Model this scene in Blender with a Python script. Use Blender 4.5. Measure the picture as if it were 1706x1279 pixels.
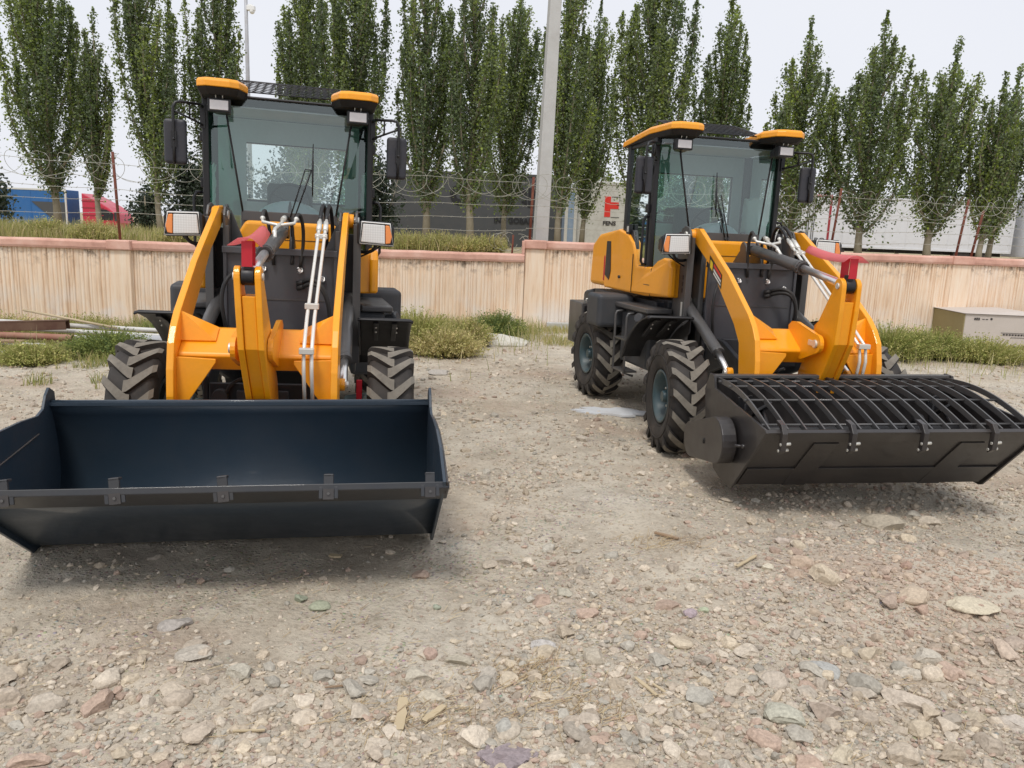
import bpy, bmesh, math, random
import numpy as np
from mathutils import Vector, Matrix, Euler
C = bpy.context.scene
for o in list(bpy.data.objects): bpy.data.objects.remove(o)
R_ = math.radians
# ------------------------------------------------------------------ camera
FPX, PITCH, ROLL, CH = 1313.0, 0.192, 0.039, 1.775
cam = bpy.data.cameras.new('camera'); co = bpy.data.objects.new('camera', cam); C.collection.objects.link(co)
cam.sensor_fit = 'HORIZONTAL'; cam.sensor_width = 36; cam.lens = 36*FPX/1706
cam.clip_start = .05; cam.clip_end = 3000
fw = Vector((0, math.cos(PITCH), -math.sin(PITCH))); up = Vector((0, math.sin(PITCH), math.cos(PITCH))); rt = Vector((1, 0, 0))
rt2 = rt*math.cos(ROLL)+up*math.sin(ROLL); up2 = -rt*math.sin(ROLL)+up*math.cos(ROLL)
m = Matrix((rt2, up2, -fw)).transposed().to_4x4(); m.translation = (0, 0, CH); co.matrix_world = m
C.camera = co
# ------------------------------------------------------------------ world, sun, exposure
SUN_EL, SUN_AZ = 60, 193     # veiled sun, high, in front of the machines and a little to the left
w = bpy.data.worlds.new('World'); C.world = w; w.use_nodes = True
nt = w.node_tree; nt.nodes.clear()
out = nt.nodes.new('ShaderNodeOutputWorld'); bg = nt.nodes.new('ShaderNodeBackground')
sky = nt.nodes.new('ShaderNodeTexSky'); sky.sky_type = 'NISHITA'; sky.sun_disc = False
sky.sun_elevation = R_(SUN_EL); sky.sun_rotation = R_(SUN_AZ); sky.dust_density = 3
mx = nt.nodes.new('ShaderNodeMix'); mx.data_type = 'RGBA'; mx.inputs[0].default_value = .93
# thick even cloud: a pale layer with very soft variation over the blue sky
tc = nt.nodes.new('ShaderNodeTexCoord'); nz = nt.nodes.new('ShaderNodeTexNoise'); nz.inputs['Scale'].default_value = 1.3; nz.inputs['Detail'].default_value = 3
cr = nt.nodes.new('ShaderNodeValToRGB'); cr.color_ramp.elements[0].color = (6.3, 6.45, 7.05, 1); cr.color_ramp.elements[1].color = (7.3, 7.4, 7.75, 1)
nt.links.new(tc.outputs['Generated'], nz.inputs['Vector']); nt.links.new(nz.outputs[0], cr.inputs[0])
nt.links.new(sky.outputs[0], mx.inputs[6]); nt.links.new(cr.outputs[0], mx.inputs[7]); nt.links.new(mx.outputs[2], bg.inputs[0])
bg.inputs[1].default_value = .1
nt.links.new(bg.outputs[0], out.inputs[0])
sd = bpy.data.lights.new('sun', 'SUN'); sd.energy = 1.5; sd.angle = R_(13); sd.color = (1, .96, .9)
so = bpy.data.objects.new('sun', sd); C.collection.objects.link(so)
dv = Vector((math.sin(R_(SUN_AZ))*math.cos(R_(SUN_EL)), math.cos(R_(SUN_AZ))*math.cos(R_(SUN_EL)), math.sin(R_(SUN_EL))))
so.rotation_euler = dv.to_track_quat('Z', 'Y').to_euler()
C.view_settings.view_transform = 'Standard'; C.view_settings.look = 'None'; C.view_settings.gamma = 1
C.view_settings.exposure = 0.36
C.render.engine = 'CYCLES'
C.cycles.max_bounces = 8; C.cycles.transparent_max_bounces = 16
C.render.resolution_x = 1024; C.render.resolution_y = 768
rng = np.random.default_rng(7); random.seed(7)

# ------------------------------------------------------------------ materials
MATS = {}
def newmat(name):
    m = bpy.data.materials.new(name); m.use_nodes = True; nt = m.node_tree
    return m, nt, nt.nodes['Principled BSDF']
def N(nt, t, **kw):
    n = nt.nodes.new(t)
    for k, v in kw.items():
        if k in n.inputs: n.inputs[k].default_value = v
        else: setattr(n, k, v)
    return n
def ramp(nt, src, stops):
    r = N(nt, 'ShaderNodeValToRGB'); e = r.color_ramp.elements
    while len(e) < len(stops): e.new(.5)
    for i, (p, c) in enumerate(stops):
        e[i].position = p; e[i].color = tuple(c)+(1,) if len(c) == 3 else c
    nt.links.new(src, r.inputs[0]); return r.outputs[0]
def mixc(nt, f, a, b, blend='MIX'):
    n = N(nt, 'ShaderNodeMix', data_type='RGBA', blend_type=blend)
    for i, v in ((0, f), (6, a), (7, b)):
        if isinstance(v, (int, float)): n.inputs[i].default_value = v
        elif isinstance(v, (tuple, list)): n.inputs[i].default_value = tuple(v)+(1,)
        else: nt.links.new(v, n.inputs[i])
    return n.outputs[2]
def bump(nt, bs, h, strength=.3, dist=.01):
    b = N(nt, 'ShaderNodeBump', Strength=strength, Distance=dist); nt.links.new(h, b.inputs['Height']); nt.links.new(b.outputs[0], bs.inputs['Normal'])
def objco(nt, scale=(1, 1, 1)):
    t = N(nt, 'ShaderNodeTexCoord'); mp = N(nt, 'ShaderNodeMapping'); mp.inputs['Scale'].default_value = scale
    nt.links.new(t.outputs['Object'], mp.inputs[0]); return mp.outputs[0]
def noise(nt, vec, scale, detail=4, rough=.55):
    n = N(nt, 'ShaderNodeTexNoise', Scale=scale, Detail=detail, Roughness=rough); nt.links.new(vec, n.inputs['Vector']); return n.outputs[0]
def paint(name, col, rough=.35, metal=0, dust=.12, dustcol=(.30, .25, .19), coat=0, bmp=.04, spec=.5):
    m, nt, b = newmat(name); v = objco(nt)
    n1 = noise(nt, v, 3.0, 6, .65); n2 = noise(nt, v, 45, 3)
    f = ramp(nt, n1, [(.42, (0, 0, 0)), (.75, (dust, dust, dust))])
    c0 = mixc(nt, n2, tuple(x*.93 for x in col), tuple(min(1, x*1.06) for x in col))
    nt.links.new(mixc(nt, f, c0, dustcol), b.inputs['Base Color'])
    nt.links.new(ramp(nt, n1, [(.3, (rough*.85,)*3), (.8, (min(1, rough*1.6),)*3)]), b.inputs['Roughness'])
    b.inputs['Metallic'].default_value = metal; b.inputs['Coat Weight'].default_value = coat; b.inputs['Specular IOR Level'].default_value = spec
    bump(nt, b, n2, bmp, .002)
    MATS[name] = m; return m
paint('orange', (.93, .365, .004), .34, 0, .13, (.55, .36, .14), .25)
paint('slate', (.021, .024, .030), .42, 0, .22, (.10, .085, .065), .1)
paint('frame_grey', (.072, .070, .070), .36, 0, .3, (.13, .115, .095), .15)
paint('panel_grey', (.060, .062, .072), .34, 0, .25, (.12, .11, .10), .2)
paint('bucket_blue', (.023, .038, .056), .38, 0, .16, (.05, .045, .04), .25)
paint('bucket_dark', (.028, .025, .025), .38, 0, .35, (.085, .07, .058), .2)
paint('black', (.010, .010, .012), .38, 0, .12, (.08, .07, .06))
paint('matt_black', (.012, .012, .013), .7, 0, .25, (.10, .085, .07))
paint('plastic_grey', (.045, .05, .058), .5, 0, .3, (.14, .12, .1))
paint('mirror_shell', (.022, .023, .032), .38, 0, .1)
paint('chrome', (.86, .85, .83), .30, 1, .06)
paint('zinc', (.70, .69, .64), .38, .55, .2, (.5, .45, .36))
paint('steel_white', (.78, .77, .72), .3, .25, .15)
paint('hose', (.014, .014, .015), .45, 0, .3, (.11, .095, .08))
paint('lamp_white', (.82, .82, .80), .25, 0, .05)
paint('lamp_orange', (.85, .29, .08), .25, 0, .05)
paint('red_plastic', (.50, .006, .022), .35, 0, .05)
paint('rim_teal', (.032, .070, .083), .36, 0, .35, (.2, .17, .14))
paint('axle', (.060, .082, .080), .5, 0, .4, (.16, .14, .11))
paint('rust', (.14, .035, .020), .8, 0, .5, (.24, .11, .06))
paint('rust_brown', (.10, .045, .028), .8, 0, .6, (.22, .15, .10))
paint('concrete', (.50, .50, .48), .85, 0, .4, (.32, .30, .27), 0, .3)
paint('wire', (.42, .42, .36), .5, .3, .4, (.3, .26, .18))
paint('interior', (.10, .115, .13), .7, 0, .2)
paint('dash_film', (.50, .66, .70), .25, 0, .1, (.7, .8, .8))
paint('seat', (.05, .055, .06), .6, 0, .1)
paint('yellow_tag', (.85, .6, .02), .5)
paint('pipe_white', (.62, .61, .58), .45, 0, .6, (.38, .33, .27))
paint('pipe_rust', (.30, .13, .09), .7, 0, .6, (.40, .28, .2))
paint('pvc_grey', (.42, .43, .46), .4, 0, .5, (.3, .27, .23))
paint('trailer_dark', (.060, .064, .068), .55, 0, .3, (.12, .11, .10))
paint('trailer_letter', (.012, .012, .014), .6, 0, .02)
paint('trailer_blue', (.018, .12, .34), .5, 0, .25, (.1, .18, .3))
paint('trailer_white', (.66, .67, .70), .5, 0, .3, (.50, .49, .46))
paint('box_grey', (.56, .55, .50), .6, 0, .5, (.28, .25, .20))
paint('truck_red', (.50, .012, .045), .35, 0, .1, (.4, .2, .2), .3)
paint('reflection_blue', (.20, .28, .38), .35, 0, .6, (.42, .45, .5))  # blue reflection on the grey box side, held as plain colour
paint('trim_red', (.30, .02, .03), .5)
paint('carton', (.56, .50, .45), .8, 0, .4, (.46, .42, .36))
paint('carton_side', (.30, .25, .12), .8, 0, .4, (.28, .22, .1))
paint('ink', (.04, .035, .035), .8)
paint('bone_wood', (.52, .42, .27), .8, 0, .5, (.40, .32, .2))
paint('scrap_wood', (.30, .20, .12), .85, 0, .6, (.35, .27, .2))
paint('trunk', (.30, .26, .19), .9, 0, .8, (.16, .14, .09), 0, .5)
paint('decal_red', (.7, .03, .02), .4); paint('decal_white', (.8, .8, .75), .4)
def transl(name, col, f=.55, rough=.2):
    m, nt, b = newmat(name); b.inputs['Base Color'].default_value = col+(1,); b.inputs['Roughness'].default_value = rough
    t = N(nt, 'ShaderNodeBsdfTransparent'); t.inputs[0].default_value = tuple(.5+.5*c for c in col)+(1,)
    tl = N(nt, 'ShaderNodeBsdfTranslucent'); tl.inputs[0].default_value = col+(1,)
    a = N(nt, 'ShaderNodeMixShader'); a.inputs[0].default_value = .5; nt.links.new(b.outputs[0], a.inputs[1]); nt.links.new(tl.outputs[0], a.inputs[2])
    s = N(nt, 'ShaderNodeMixShader'); s.inputs[0].default_value = f
    nt.links.new(t.outputs[0], s.inputs[1]); nt.links.new(a.outputs[0], s.inputs[2]); nt.links.new(s.outputs[0], nt.nodes['Material Output'].inputs[0]); MATS[name] = m
transl('pink_sheet', (.95, .36, .38), .72, .3)
transl('sheer_film', (.82, .86, .88), .6)
def glass(name, tint, refl=.9, rough=.02, haze=.0):
    m, nt, b = newmat(name); nt.nodes.remove(b)
    t = N(nt, 'ShaderNodeBsdfTransparent'); t.inputs[0].default_value = tint+(1,)
    g = N(nt, 'ShaderNodeBsdfGlossy'); g.inputs['Roughness'].default_value = rough; g.inputs[0].default_value = (.9, 1, .98, 1)
    f = N(nt, 'ShaderNodeFresnel', IOR=1.6); ml = N(nt, 'ShaderNodeMath', operation='MULTIPLY_ADD'); ml.inputs[1].default_value = refl; ml.inputs[2].default_value = haze
    nt.links.new(f.outputs[0], ml.inputs[0])
    v = objco(nt); nn = noise(nt, v, 1.5, 2); bp = N(nt, 'ShaderNodeBump', Strength=.12, Distance=.02); nt.links.new(nn, bp.inputs['Height']); nt.links.new(bp.outputs[0], g.inputs['Normal'])
    s = N(nt, 'ShaderNodeMixShader'); nt.links.new(ml.outputs[0], s.inputs[0]); nt.links.new(t.outputs[0], s.inputs[1]); nt.links.new(g.outputs[0], s.inputs[2])
    nt.links.new(s.outputs[0], nt.nodes['Material Output'].inputs[0]); MATS[name] = m
glass('glass', (.83, .90, .89), 1.0, .02, .085)
glass('glass_green', (.36, .62, .52), 1.3, .02, .05)

def lens_mat():
    m, nt, b = newmat('lens'); v = objco(nt)
    vo = N(nt, 'ShaderNodeTexVoronoi', Scale=55); vo.inputs['Randomness'].default_value = .05; nt.links.new(v, vo.inputs['Vector'])
    nt.links.new(ramp(nt, vo.outputs['Distance'], [(.15, (.86, .86, .84)), (.45, (.62, .62, .60)), (.7, (.76, .76, .74))]), b.inputs['Base Color'])
    b.inputs['Roughness'].default_value = .2; b.inputs['Coat Weight'].default_value = .6; MATS['lens'] = m
lens_mat()
def rubber():
    m, nt, b = newmat('rubber'); v = objco(nt); n = noise(nt, v, 5, 6, .7); n2 = noise(nt, v, 60, 3)
    nt.links.new(ramp(nt, n, [(.35, (.020, .018, .017)), (.62, (.045, .038, .033)), (.8, (.12, .10, .08))]), b.inputs['Base Color'])
    b.inputs['Roughness'].default_value = .75; bump(nt, b, n2, .3, .003); MATS['rubber'] = m
    m, nt, b = newmat('lug_top'); v = objco(nt); n = noise(nt, v, 7, 6, .7); n2 = noise(nt, v, 70, 3)
    nt.links.new(ramp(nt, n, [(.3, (.12, .108, .09)), (.55, (.20, .182, .152)), (.75, (.28, .255, .21))]), b.inputs['Base Color'])
    b.inputs['Roughness'].default_value = .9; bump(nt, b, n2, .35, .004); MATS['lug_top'] = m
rubber()
def ground_mat():
    m, nt, b = newmat('dirt'); t = N(nt, 'ShaderNodeNewGeometry'); v = t.outputs['Position']
    big = noise(nt, v, .55, 5, .6); mid = noise(nt, v, 3.2, 7, .68); fine = noise(nt, v, 30, 5, .7)
    c = ramp(nt, mid, [(.28, (.38, .335, .27)), (.46, (.51, .46, .38)), (.62, (.59, .54, .45)), (.78, (.66, .61, .52))])
    c2 = ramp(nt, big, [(.36, (.88, .83, .78)), (.5, (1, .98, .95)), (.64, (1.04, 1.04, 1.04))])
    c = mixc(nt, 1.0, c, c2, 'MULTIPLY')
    # scattered reddish and greenish earth
    r = noise(nt, v, .8, 2); c = mixc(nt, ramp(nt, r, [(.56, (0, 0, 0)), (.72, (.45, .45, .45))]), c, (.36, .22, .155))
    vo = N(nt, 'ShaderNodeTexVoronoi', Scale=42); nt.links.new(v, vo.inputs['Vector'])
    peb = ramp(nt, vo.outputs['Distance'], [(.18, (1, 1, 1)), (.42, (0, 0, 0))])
    pc = mixc(nt, .55, (.40, .36, .30), vo.outputs['Color'], 'SOFT_LIGHT')
    vis = N(nt, 'ShaderNodeMath', operation='MULTIPLY'); nt.links.new(peb, vis.inputs[0])
    nt.links.new(ramp(nt, noise(nt, v, 1.7, 4), [(.42, (0, 0, 0)), (.6, (.75, .75, .75))]), vis.inputs[1])
    c = mixc(nt, vis.outputs[0], c, pc)
    sp = ramp(nt, fine, [(.36, (.55, .52, .5)), (.5, (1, 1, 1))]); c = mixc(nt, .5, c, sp, 'MULTIPLY')  # low spots of the fine bump darkened: crevice shade put into the colour
    nt.links.new(c, b.inputs['Base Color']); b.inputs['Roughness'].default_value = .95; b.inputs['Specular IOR Level'].default_value = .2
    h = N(nt, 'ShaderNodeMath', operation='MULTIPLY_ADD'); h.inputs[1].default_value = .6
    nt.links.new(vis.outputs[0], h.inputs[0]); nt.links.new(fine, h.inputs[2]); bump(nt, b, h.outputs[0], .9, .02)
    MATS['dirt'] = m
    m, nt, b = newmat('terrace_soil'); t = N(nt, 'ShaderNodeNewGeometry'); v = t.outputs['Position']
    n = noise(nt, v, .9, 6, .65)
    nt.links.new(ramp(nt, n, [(.35, (.20, .19, .08)), (.5, (.38, .31, .19)), (.7, (.50, .40, .27))]), b.inputs['Base Color']); b.inputs['Roughness'].default_value = 1
    bump(nt, b, noise(nt, v, 12, 4), .5, .03); MATS['terrace_soil'] = m
ground_mat()
def attr_mat(name, rough=.85, trans=0, vary=.25, scale=60, gloss_back=None, bmp=.3):
    m, nt, b = newmat(name); a = N(nt, 'ShaderNodeAttribute', attribute_name='col'); t = N(nt, 'ShaderNodeNewGeometry')
    n = noise(nt, t.outputs['Position'], scale, 6, .7)
    c = mixc(nt, vary, a.outputs['Color'], ramp(nt, n, [(.3, (.45, .43, .41)), (.7, (1.4, 1.38, 1.34))]), 'MULTIPLY') if vary else a.outputs['Color']
    if gloss_back: c = mixc(nt, t.outputs['Backfacing'], c, mixc(nt, .5, c, gloss_back))
    nt.links.new(c, b.inputs['Base Color']); b.inputs['Roughness'].default_value = rough; b.inputs['Specular IOR Level'].default_value = .25
    if bmp: bump(nt, b, n, bmp, .006)
    if trans:
        tl = N(nt, 'ShaderNodeBsdfTranslucent'); nt.links.new(c, tl.inputs[0]); s = N(nt, 'ShaderNodeMixShader'); s.inputs[0].default_value = trans
        nt.links.new(b.outputs[0], s.inputs[1]); nt.links.new(tl.outputs[0], s.inputs[2]); nt.links.new(s.outputs[0], nt.nodes['Material Output'].inputs[0])
    MATS[name] = m
attr_mat('stone', .9, 0, .55, 70)
attr_mat('leaf', .5, .42, 0, 10, (.20, .23, .19), 0)
attr_mat('blade', .8, .3, 0, 10, None, 0)
def wall_mat():
    m, nt, b = newmat('stucco'); t = N(nt, 'ShaderNodeNewGeometry')
    mp = N(nt, 'ShaderNodeMapping'); mp.inputs['Scale'].default_value = (9, 9, .7); nt.links.new(t.outputs['Position'], mp.inputs[0])
    st = noise(nt, mp.outputs[0], 1.6, 5, .6); n = noise(nt, t.outputs['Position'], 1.2, 5, .6)
    c = ramp(nt, st, [(.3, (.66, .47, .32)), (.45, (.82, .635, .465)), (.65, (.87, .735, .59))])
    c = mixc(nt, ramp(nt, n, [(.5, (0, 0, 0)), (.72, (.5, .5, .5))]), c, (.82, .72, .62))
    # weather stains that run down from the coping
    sx = N(nt, 'ShaderNodeSeparateXYZ'); nt.links.new(t.outputs['Position'], sx.inputs[0])
    a = N(nt, 'ShaderNodeAttribute', attribute_name='col')
    sa = N(nt, 'ShaderNodeSeparateColor'); nt.links.new(a.outputs['Color'], sa.inputs[0])
    n3 = noise(nt, t.outputs['Position'], 7, 5, .7)
    lowz = N(nt, 'ShaderNodeMapRange'); lowz.inputs[1].default_value = .62; lowz.inputs[2].default_value = .25; nt.links.new(sx.outputs[2], lowz.inputs[0])
    pz = N(nt, 'ShaderNodeMath', operation='MULTIPLY'); nt.links.new(ramp(nt, noise(nt, t.outputs['Position'], .9, 4, .6), [(.47, (0, 0, 0)), (.58, (.85, .85, .85))]), pz.inputs[0]); nt.links.new(lowz.outputs[0], pz.inputs[1])
    c = mixc(nt, pz.outputs[0], c, (.80, .74, .68))
    ml = N(nt, 'ShaderNodeMath', operation='MULTIPLY'); nt.links.new(ramp(nt, n3, [(.50, (0, 0, 0)), (.66, (1, 1, 1))]), ml.inputs[0]); nt.links.new(sa.outputs[0], ml.inputs[1])
    c = mixc(nt, ml.outputs[0], c, (.24, .18, .13))
    nt.links.new(c, b.inputs['Base Color']); b.inputs['Roughness'].default_value = .9; bump(nt, b, noise(nt, t.outputs['Position'], 40, 4), .35, .006); MATS['stucco'] = m
    m, nt, b = newmat('coping_pink'); t = N(nt, 'ShaderNodeNewGeometry'); n = noise(nt, t.outputs['Position'], 2.2, 6, .7)
    nt.links.new(ramp(nt, n, [(.3, (.50, .27, .21)), (.5, (.66, .385, .30)), (.72, (.76, .51, .42))]), b.inputs['Base Color']); b.inputs['Roughness'].default_value = .9
    bump(nt, b, noise(nt, t.outputs['Position'], 30, 4), .4, .008); MATS['coping_pink'] = m
wall_mat()

# ------------------------------------------------------------------ mesh builder
class MB:
    def __init__(s): s.v = []; s.f = []; s.m = []; s.s = []; s.mats = []; s.cur = 0
    def mat(s, name):
        if name not in s.mats: s.mats.append(name)
        s.cur = s.mats.index(name); return s
    def add(s, vs, fs, smooth=False):
        k = len(s.v); s.v += [tuple(v) for v in vs]
        for f in fs: s.f.append([k+i for i in f]); s.m.append(s.cur); s.s.append(smooth)
        return s
    def box(s, x0, x1, y0, y1, z0, z1, M=None):
        vs = [Vector((x, y, z)) for x in (x0, x1) for y in (y0, y1) for z in (z0, z1)]
        if M: vs = [M @ v for v in vs]
        return s.add(vs, [(0, 1, 3, 2), (4, 6, 7, 5), (0, 4, 5, 1), (2, 3, 7, 6), (0, 2, 6, 4), (1, 5, 7, 3)])
    def prism(s, poly, axis, a, b, fn=None):
        n = len(poly); vs = []
        for t in (a, b):
            for p, q in poly:
                tt = t + (fn(p, q) if fn else 0)
                vs.append({'x': (tt, p, q), 'y': (p, tt, q), 'z': (p, q, tt)}[axis])
        fs = [tuple(range(n-1, -1, -1)), tuple(range(n, 2*n))]+[(i, (i+1) % n, n+(i+1) % n, n+i) for i in range(n)]
        return s.add(vs, fs)
    def tube(s, path, r, n=8, cap=True, closed=False):
        P_ = [Vector(p) for p in path]; rs = r if isinstance(r, (list, tuple)) else [r]*len(P_)
        vs = []; ref = None
        for i, p in enumerate(P_):
            if closed: d = P_[(i+1) % len(P_)]-P_[i-1]
            else: d = P_[min(i+1, len(P_)-1)]-P_[max(i-1, 0)]
            d = d.normalized() if d.length > 1e-9 else Vector((0, 0, 1))
            if ref is None: ref = Vector((0, 0, 1)) if abs(d.z) < .9 else Vector((1, 0, 0))
            u = d.cross(ref); u = u.normalized() if u.length > 1e-6 else d.orthogonal().normalized()
            ref = u.cross(d).normalized(); wv = ref
            for k in range(n):
                a = 2*math.pi*k/n; vs.append(p+(u*math.cos(a)+wv*math.sin(a))*rs[i])
        L = len(P_); fs = []
        for i in range(L if closed else L-1):
            j = (i+1) % L
            for k in range(n): fs.append((i*n+k, i*n+(k+1) % n, j*n+(k+1) % n, j*n+k))
        s.add(vs, fs, True)
        if cap and not closed:
            s.add([vs[k] for k in range(n)], [tuple(range(n-1, -1, -1))]); s.add([vs[(L-1)*n+k] for k in range(n)], [tuple(range(n))])
        return s
    def cyl(s, p0, p1, r0, r1=None, n=20): return s.tube([p0, p1], [r0, r0 if r1 is None else r1], n)
    def sphere(s, c, r, n=10, sc=(1, 1, 1)):
        vs = []; fs = []
        for i in range(n+1):
            a = math.pi*i/n
            for k in range(2*n):
                b = math.pi*k/n; vs.append((c[0]+r*sc[0]*math.sin(a)*math.cos(b), c[1]+r*sc[1]*math.sin(a)*math.sin(b), c[2]+r*sc[2]*math.cos(a)))
        for i in range(n):
            for k in range(2*n): fs.append((i*2*n+k, (i+1)*2*n+k, (i+1)*2*n+(k+1) % (2*n), i*2*n+(k+1) % (2*n)))
        return s.add(vs, fs, True)
    def sheet(s, P_, closed_u=False, smooth=True):   # grid of points
        nu = len(P_); nv = len(P_[0]); vs = [p for r in P_ for p in r]
        fs = [(i*nv+j, ((i+1) % nu)*nv+j, ((i+1) % nu)*nv+j+1, i*nv+j+1) for i in range(nu if closed_u else nu-1) for j in range(nv-1)]
        return s.add(vs, fs, smooth)
    def build(s, name, mat=None, parent=None, M=None, bevel=0, solid=0, seg=2):
        me = bpy.data.meshes.new(name); me.from_pydata(s.v, [], s.f); mats = s.mats or [mat]
        for k in mats: me.materials.append(MATS[k])
        me.polygons.foreach_set('material_index', s.m if s.mats else [0]*len(s.f)); me.polygons.foreach_set('use_smooth', s.s)
        bm = bmesh.new(); bm.from_mesh(me); bmesh.ops.remove_doubles(bm, verts=bm.verts, dist=1e-5); bmesh.ops.recalc_face_normals(bm, faces=bm.faces); bm.to_mesh(me); bm.free()
        me.update(); o = bpy.data.objects.new(name, me); C.collection.objects.link(o)
        if parent: o.parent = parent
        if M is not None: o.matrix_local = M
        if solid:
            d = o.modifiers.new('solid', 'SOLIDIFY'); d.thickness = solid; d.offset = 0
        if bevel:
            d = o.modifiers.new('bevel', 'BEVEL'); d.width = bevel; d.segments = seg; d.limit_method = 'ANGLE'; d.angle_limit = R_(35); d.harden_normals = False
        return o
def tag(o, label=None, cat=None, group=None, kind=None):
    if label: o['label'] = label
    if cat: o['category'] = cat
    if group: o['group'] = group
    if kind: o['kind'] = kind
    return o
def empty(name, loc, rot=(0, 0, 0)):
    o = bpy.data.objects.new(name, None); C.collection.objects.link(o); o.location = loc; o.rotation_euler = rot; o.empty_display_size = .2; return o
def fastmesh(name, V, F, mat, col=None, smooth=False, parent=None):
    me = bpy.data.meshes.new(name); V = np.asarray(V, np.float32); F = np.asarray(F, np.int32); k = F.shape[1]
    me.vertices.add(len(V)); me.vertices.foreach_set('co', V.ravel()); me.loops.add(F.size); me.loops.foreach_set('vertex_index', F.ravel())
    me.polygons.add(len(F)); me.polygons.foreach_set('loop_start', np.arange(0, F.size, k, dtype=np.int32)); me.polygons.foreach_set('loop_total', np.full(len(F), k, np.int32))
    me.polygons.foreach_set('use_smooth', np.full(len(F), smooth))
    me.materials.append(MATS[mat])
    if col is not None:
        a = me.color_attributes.new('col', 'FLOAT_COLOR', 'POINT'); cc = np.ones((len(V), 4), np.float32); cc[:, :3] = col; a.data.foreach_set('color', cc.ravel())
    me.update(calc_edges=True); me.validate(); o = bpy.data.objects.new(name, me); C.collection.objects.link(o)
    if parent: o.parent = parent
    return o
def vnoise(x, y, seed=0):
    xi = np.floor(x).astype(int); yi = np.floor(y).astype(int); fx = x-xi; fy = y-yi
    def h(a, b):
        n = (a*374761393+b*668265263+seed*144665) & 0xffffffff; n = ((n ^ (n >> 13))*1274126177) & 0xffffffff; return ((n ^ (n >> 16)) & 0xffff)/65535.
    sx = fx*fx*(3-2*fx); sy = fy*fy*(3-2*fy)
    return (h(xi, yi)*(1-sx)+h(xi+1, yi)*sx)*(1-sy)+(h(xi, yi+1)*(1-sx)+h(xi+1, yi+1)*sx)*sy
def fbm(x, y, o=4, seed=0):
    s = 0; a = .5
    for i in range(o): s = s+a*vnoise(x*2**i, y*2**i, seed+i*7); a *= .5
    return s/(1-.5**o)
def sstep(a, b, x): t = np.clip((x-a)/(b-a), 0, 1); return t*t*(3-2*t)

# ------------------------------------------------------------------ ground
def gz(x, y):
    x = np.asarray(x, float); y = np.asarray(y, float)
    z = (fbm(x*.7, y*.7, 3, 1)-.5)*.07 + (fbm(x*3.5, y*3.5, 4, 5)-.5)*.035
    z = z + (np.abs(fbm(x*9, y*9, 3, 9)-.5))*.03*sstep(9, 5, y)
    z = z + .10*np.exp(-((x-2.3)**2/1.0+(y-3.9)**2/.35))                      # rubble heap on the right
    z = z - .17*sstep(-4, -8, x)*sstep(8, 12, y)
    return z*np.where(np.abs(x) < 40, 1, .4)
def grid(xs, ys, zf, name, mat):
    X, Y = np.meshgrid(xs, ys); Z = zf(X, Y); nx = len(xs); ny = len(ys)
    i = np.arange(nx*ny).reshape(ny, nx); F = np.stack([i[:-1, :-1], i[:-1, 1:], i[1:, 1:], i[1:, :-1]], -1).reshape(-1, 4)
    return fastmesh(name, np.stack([X, Y, Z], -1).reshape(-1, 3), F, mat, None, True)
xs = np.concatenate([np.linspace(-80, -10, 20)[:-1], np.linspace(-10, -4.5, 90)[:-1], np.arange(-4.5, 5.5, .028), np.linspace(5.5, 14, 130), np.linspace(14, 90, 20)[1:]])
ys = np.concatenate([np.linspace(-25, 1.2, 14)[:-1], 1.2*1.0085**np.arange(0, 306)]); ys = np.append(ys, [16.2])
o = grid(xs, ys, gz, 'ground', 'dirt'); tag(o, kind='structure')

# wall lines: low section (left) and raised section (right)
def yl(x): return 13.3+(x+6.7)*(14.6-13.3)/6.83
def yr(x): return 14.72+(x-.4)*.098
def tz(x, y):
    base = 1.30+.08*sstep(-1, 1, x)
    d = .48+.75*sstep(-8, -22, x)
    z = base-d*sstep(21.5, 29, y)+(fbm(x*.6, y*.6, 3, 3)-.5)*.10*np.where(y > 16, 1, .5)
    return z + sstep(120, 420, y)*4*fbm(x*.01, y*.01, 2, 4)
xs2 = np.concatenate([np.linspace(-700, -20, 22)[:-1], np.linspace(-20, 16, 120), np.linspace(16, 700, 22)[1:]])
t = np.concatenate([np.linspace(.05, 14, 70), 14*1.12**np.arange(1, 40)])
X, T_ = np.meshgrid(xs2, t); Y = np.where(X < .3, yl(X), yr(X)); Y = np.clip(Y, 11, 17)+T_
nx = len(xs2); ny = len(t); i = np.arange(nx*ny).reshape(ny, nx)
F = np.stack([i[:-1, :-1], i[:-1, 1:], i[1:, 1:], i[1:, :-1]], -1).reshape(-1, 4)
tag(fastmesh('terrace_ground', np.stack([X, Y, tz(X, Y)], -1).reshape(-1, 3), F, 'terrace_soil', None, True), kind='structure')

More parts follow.
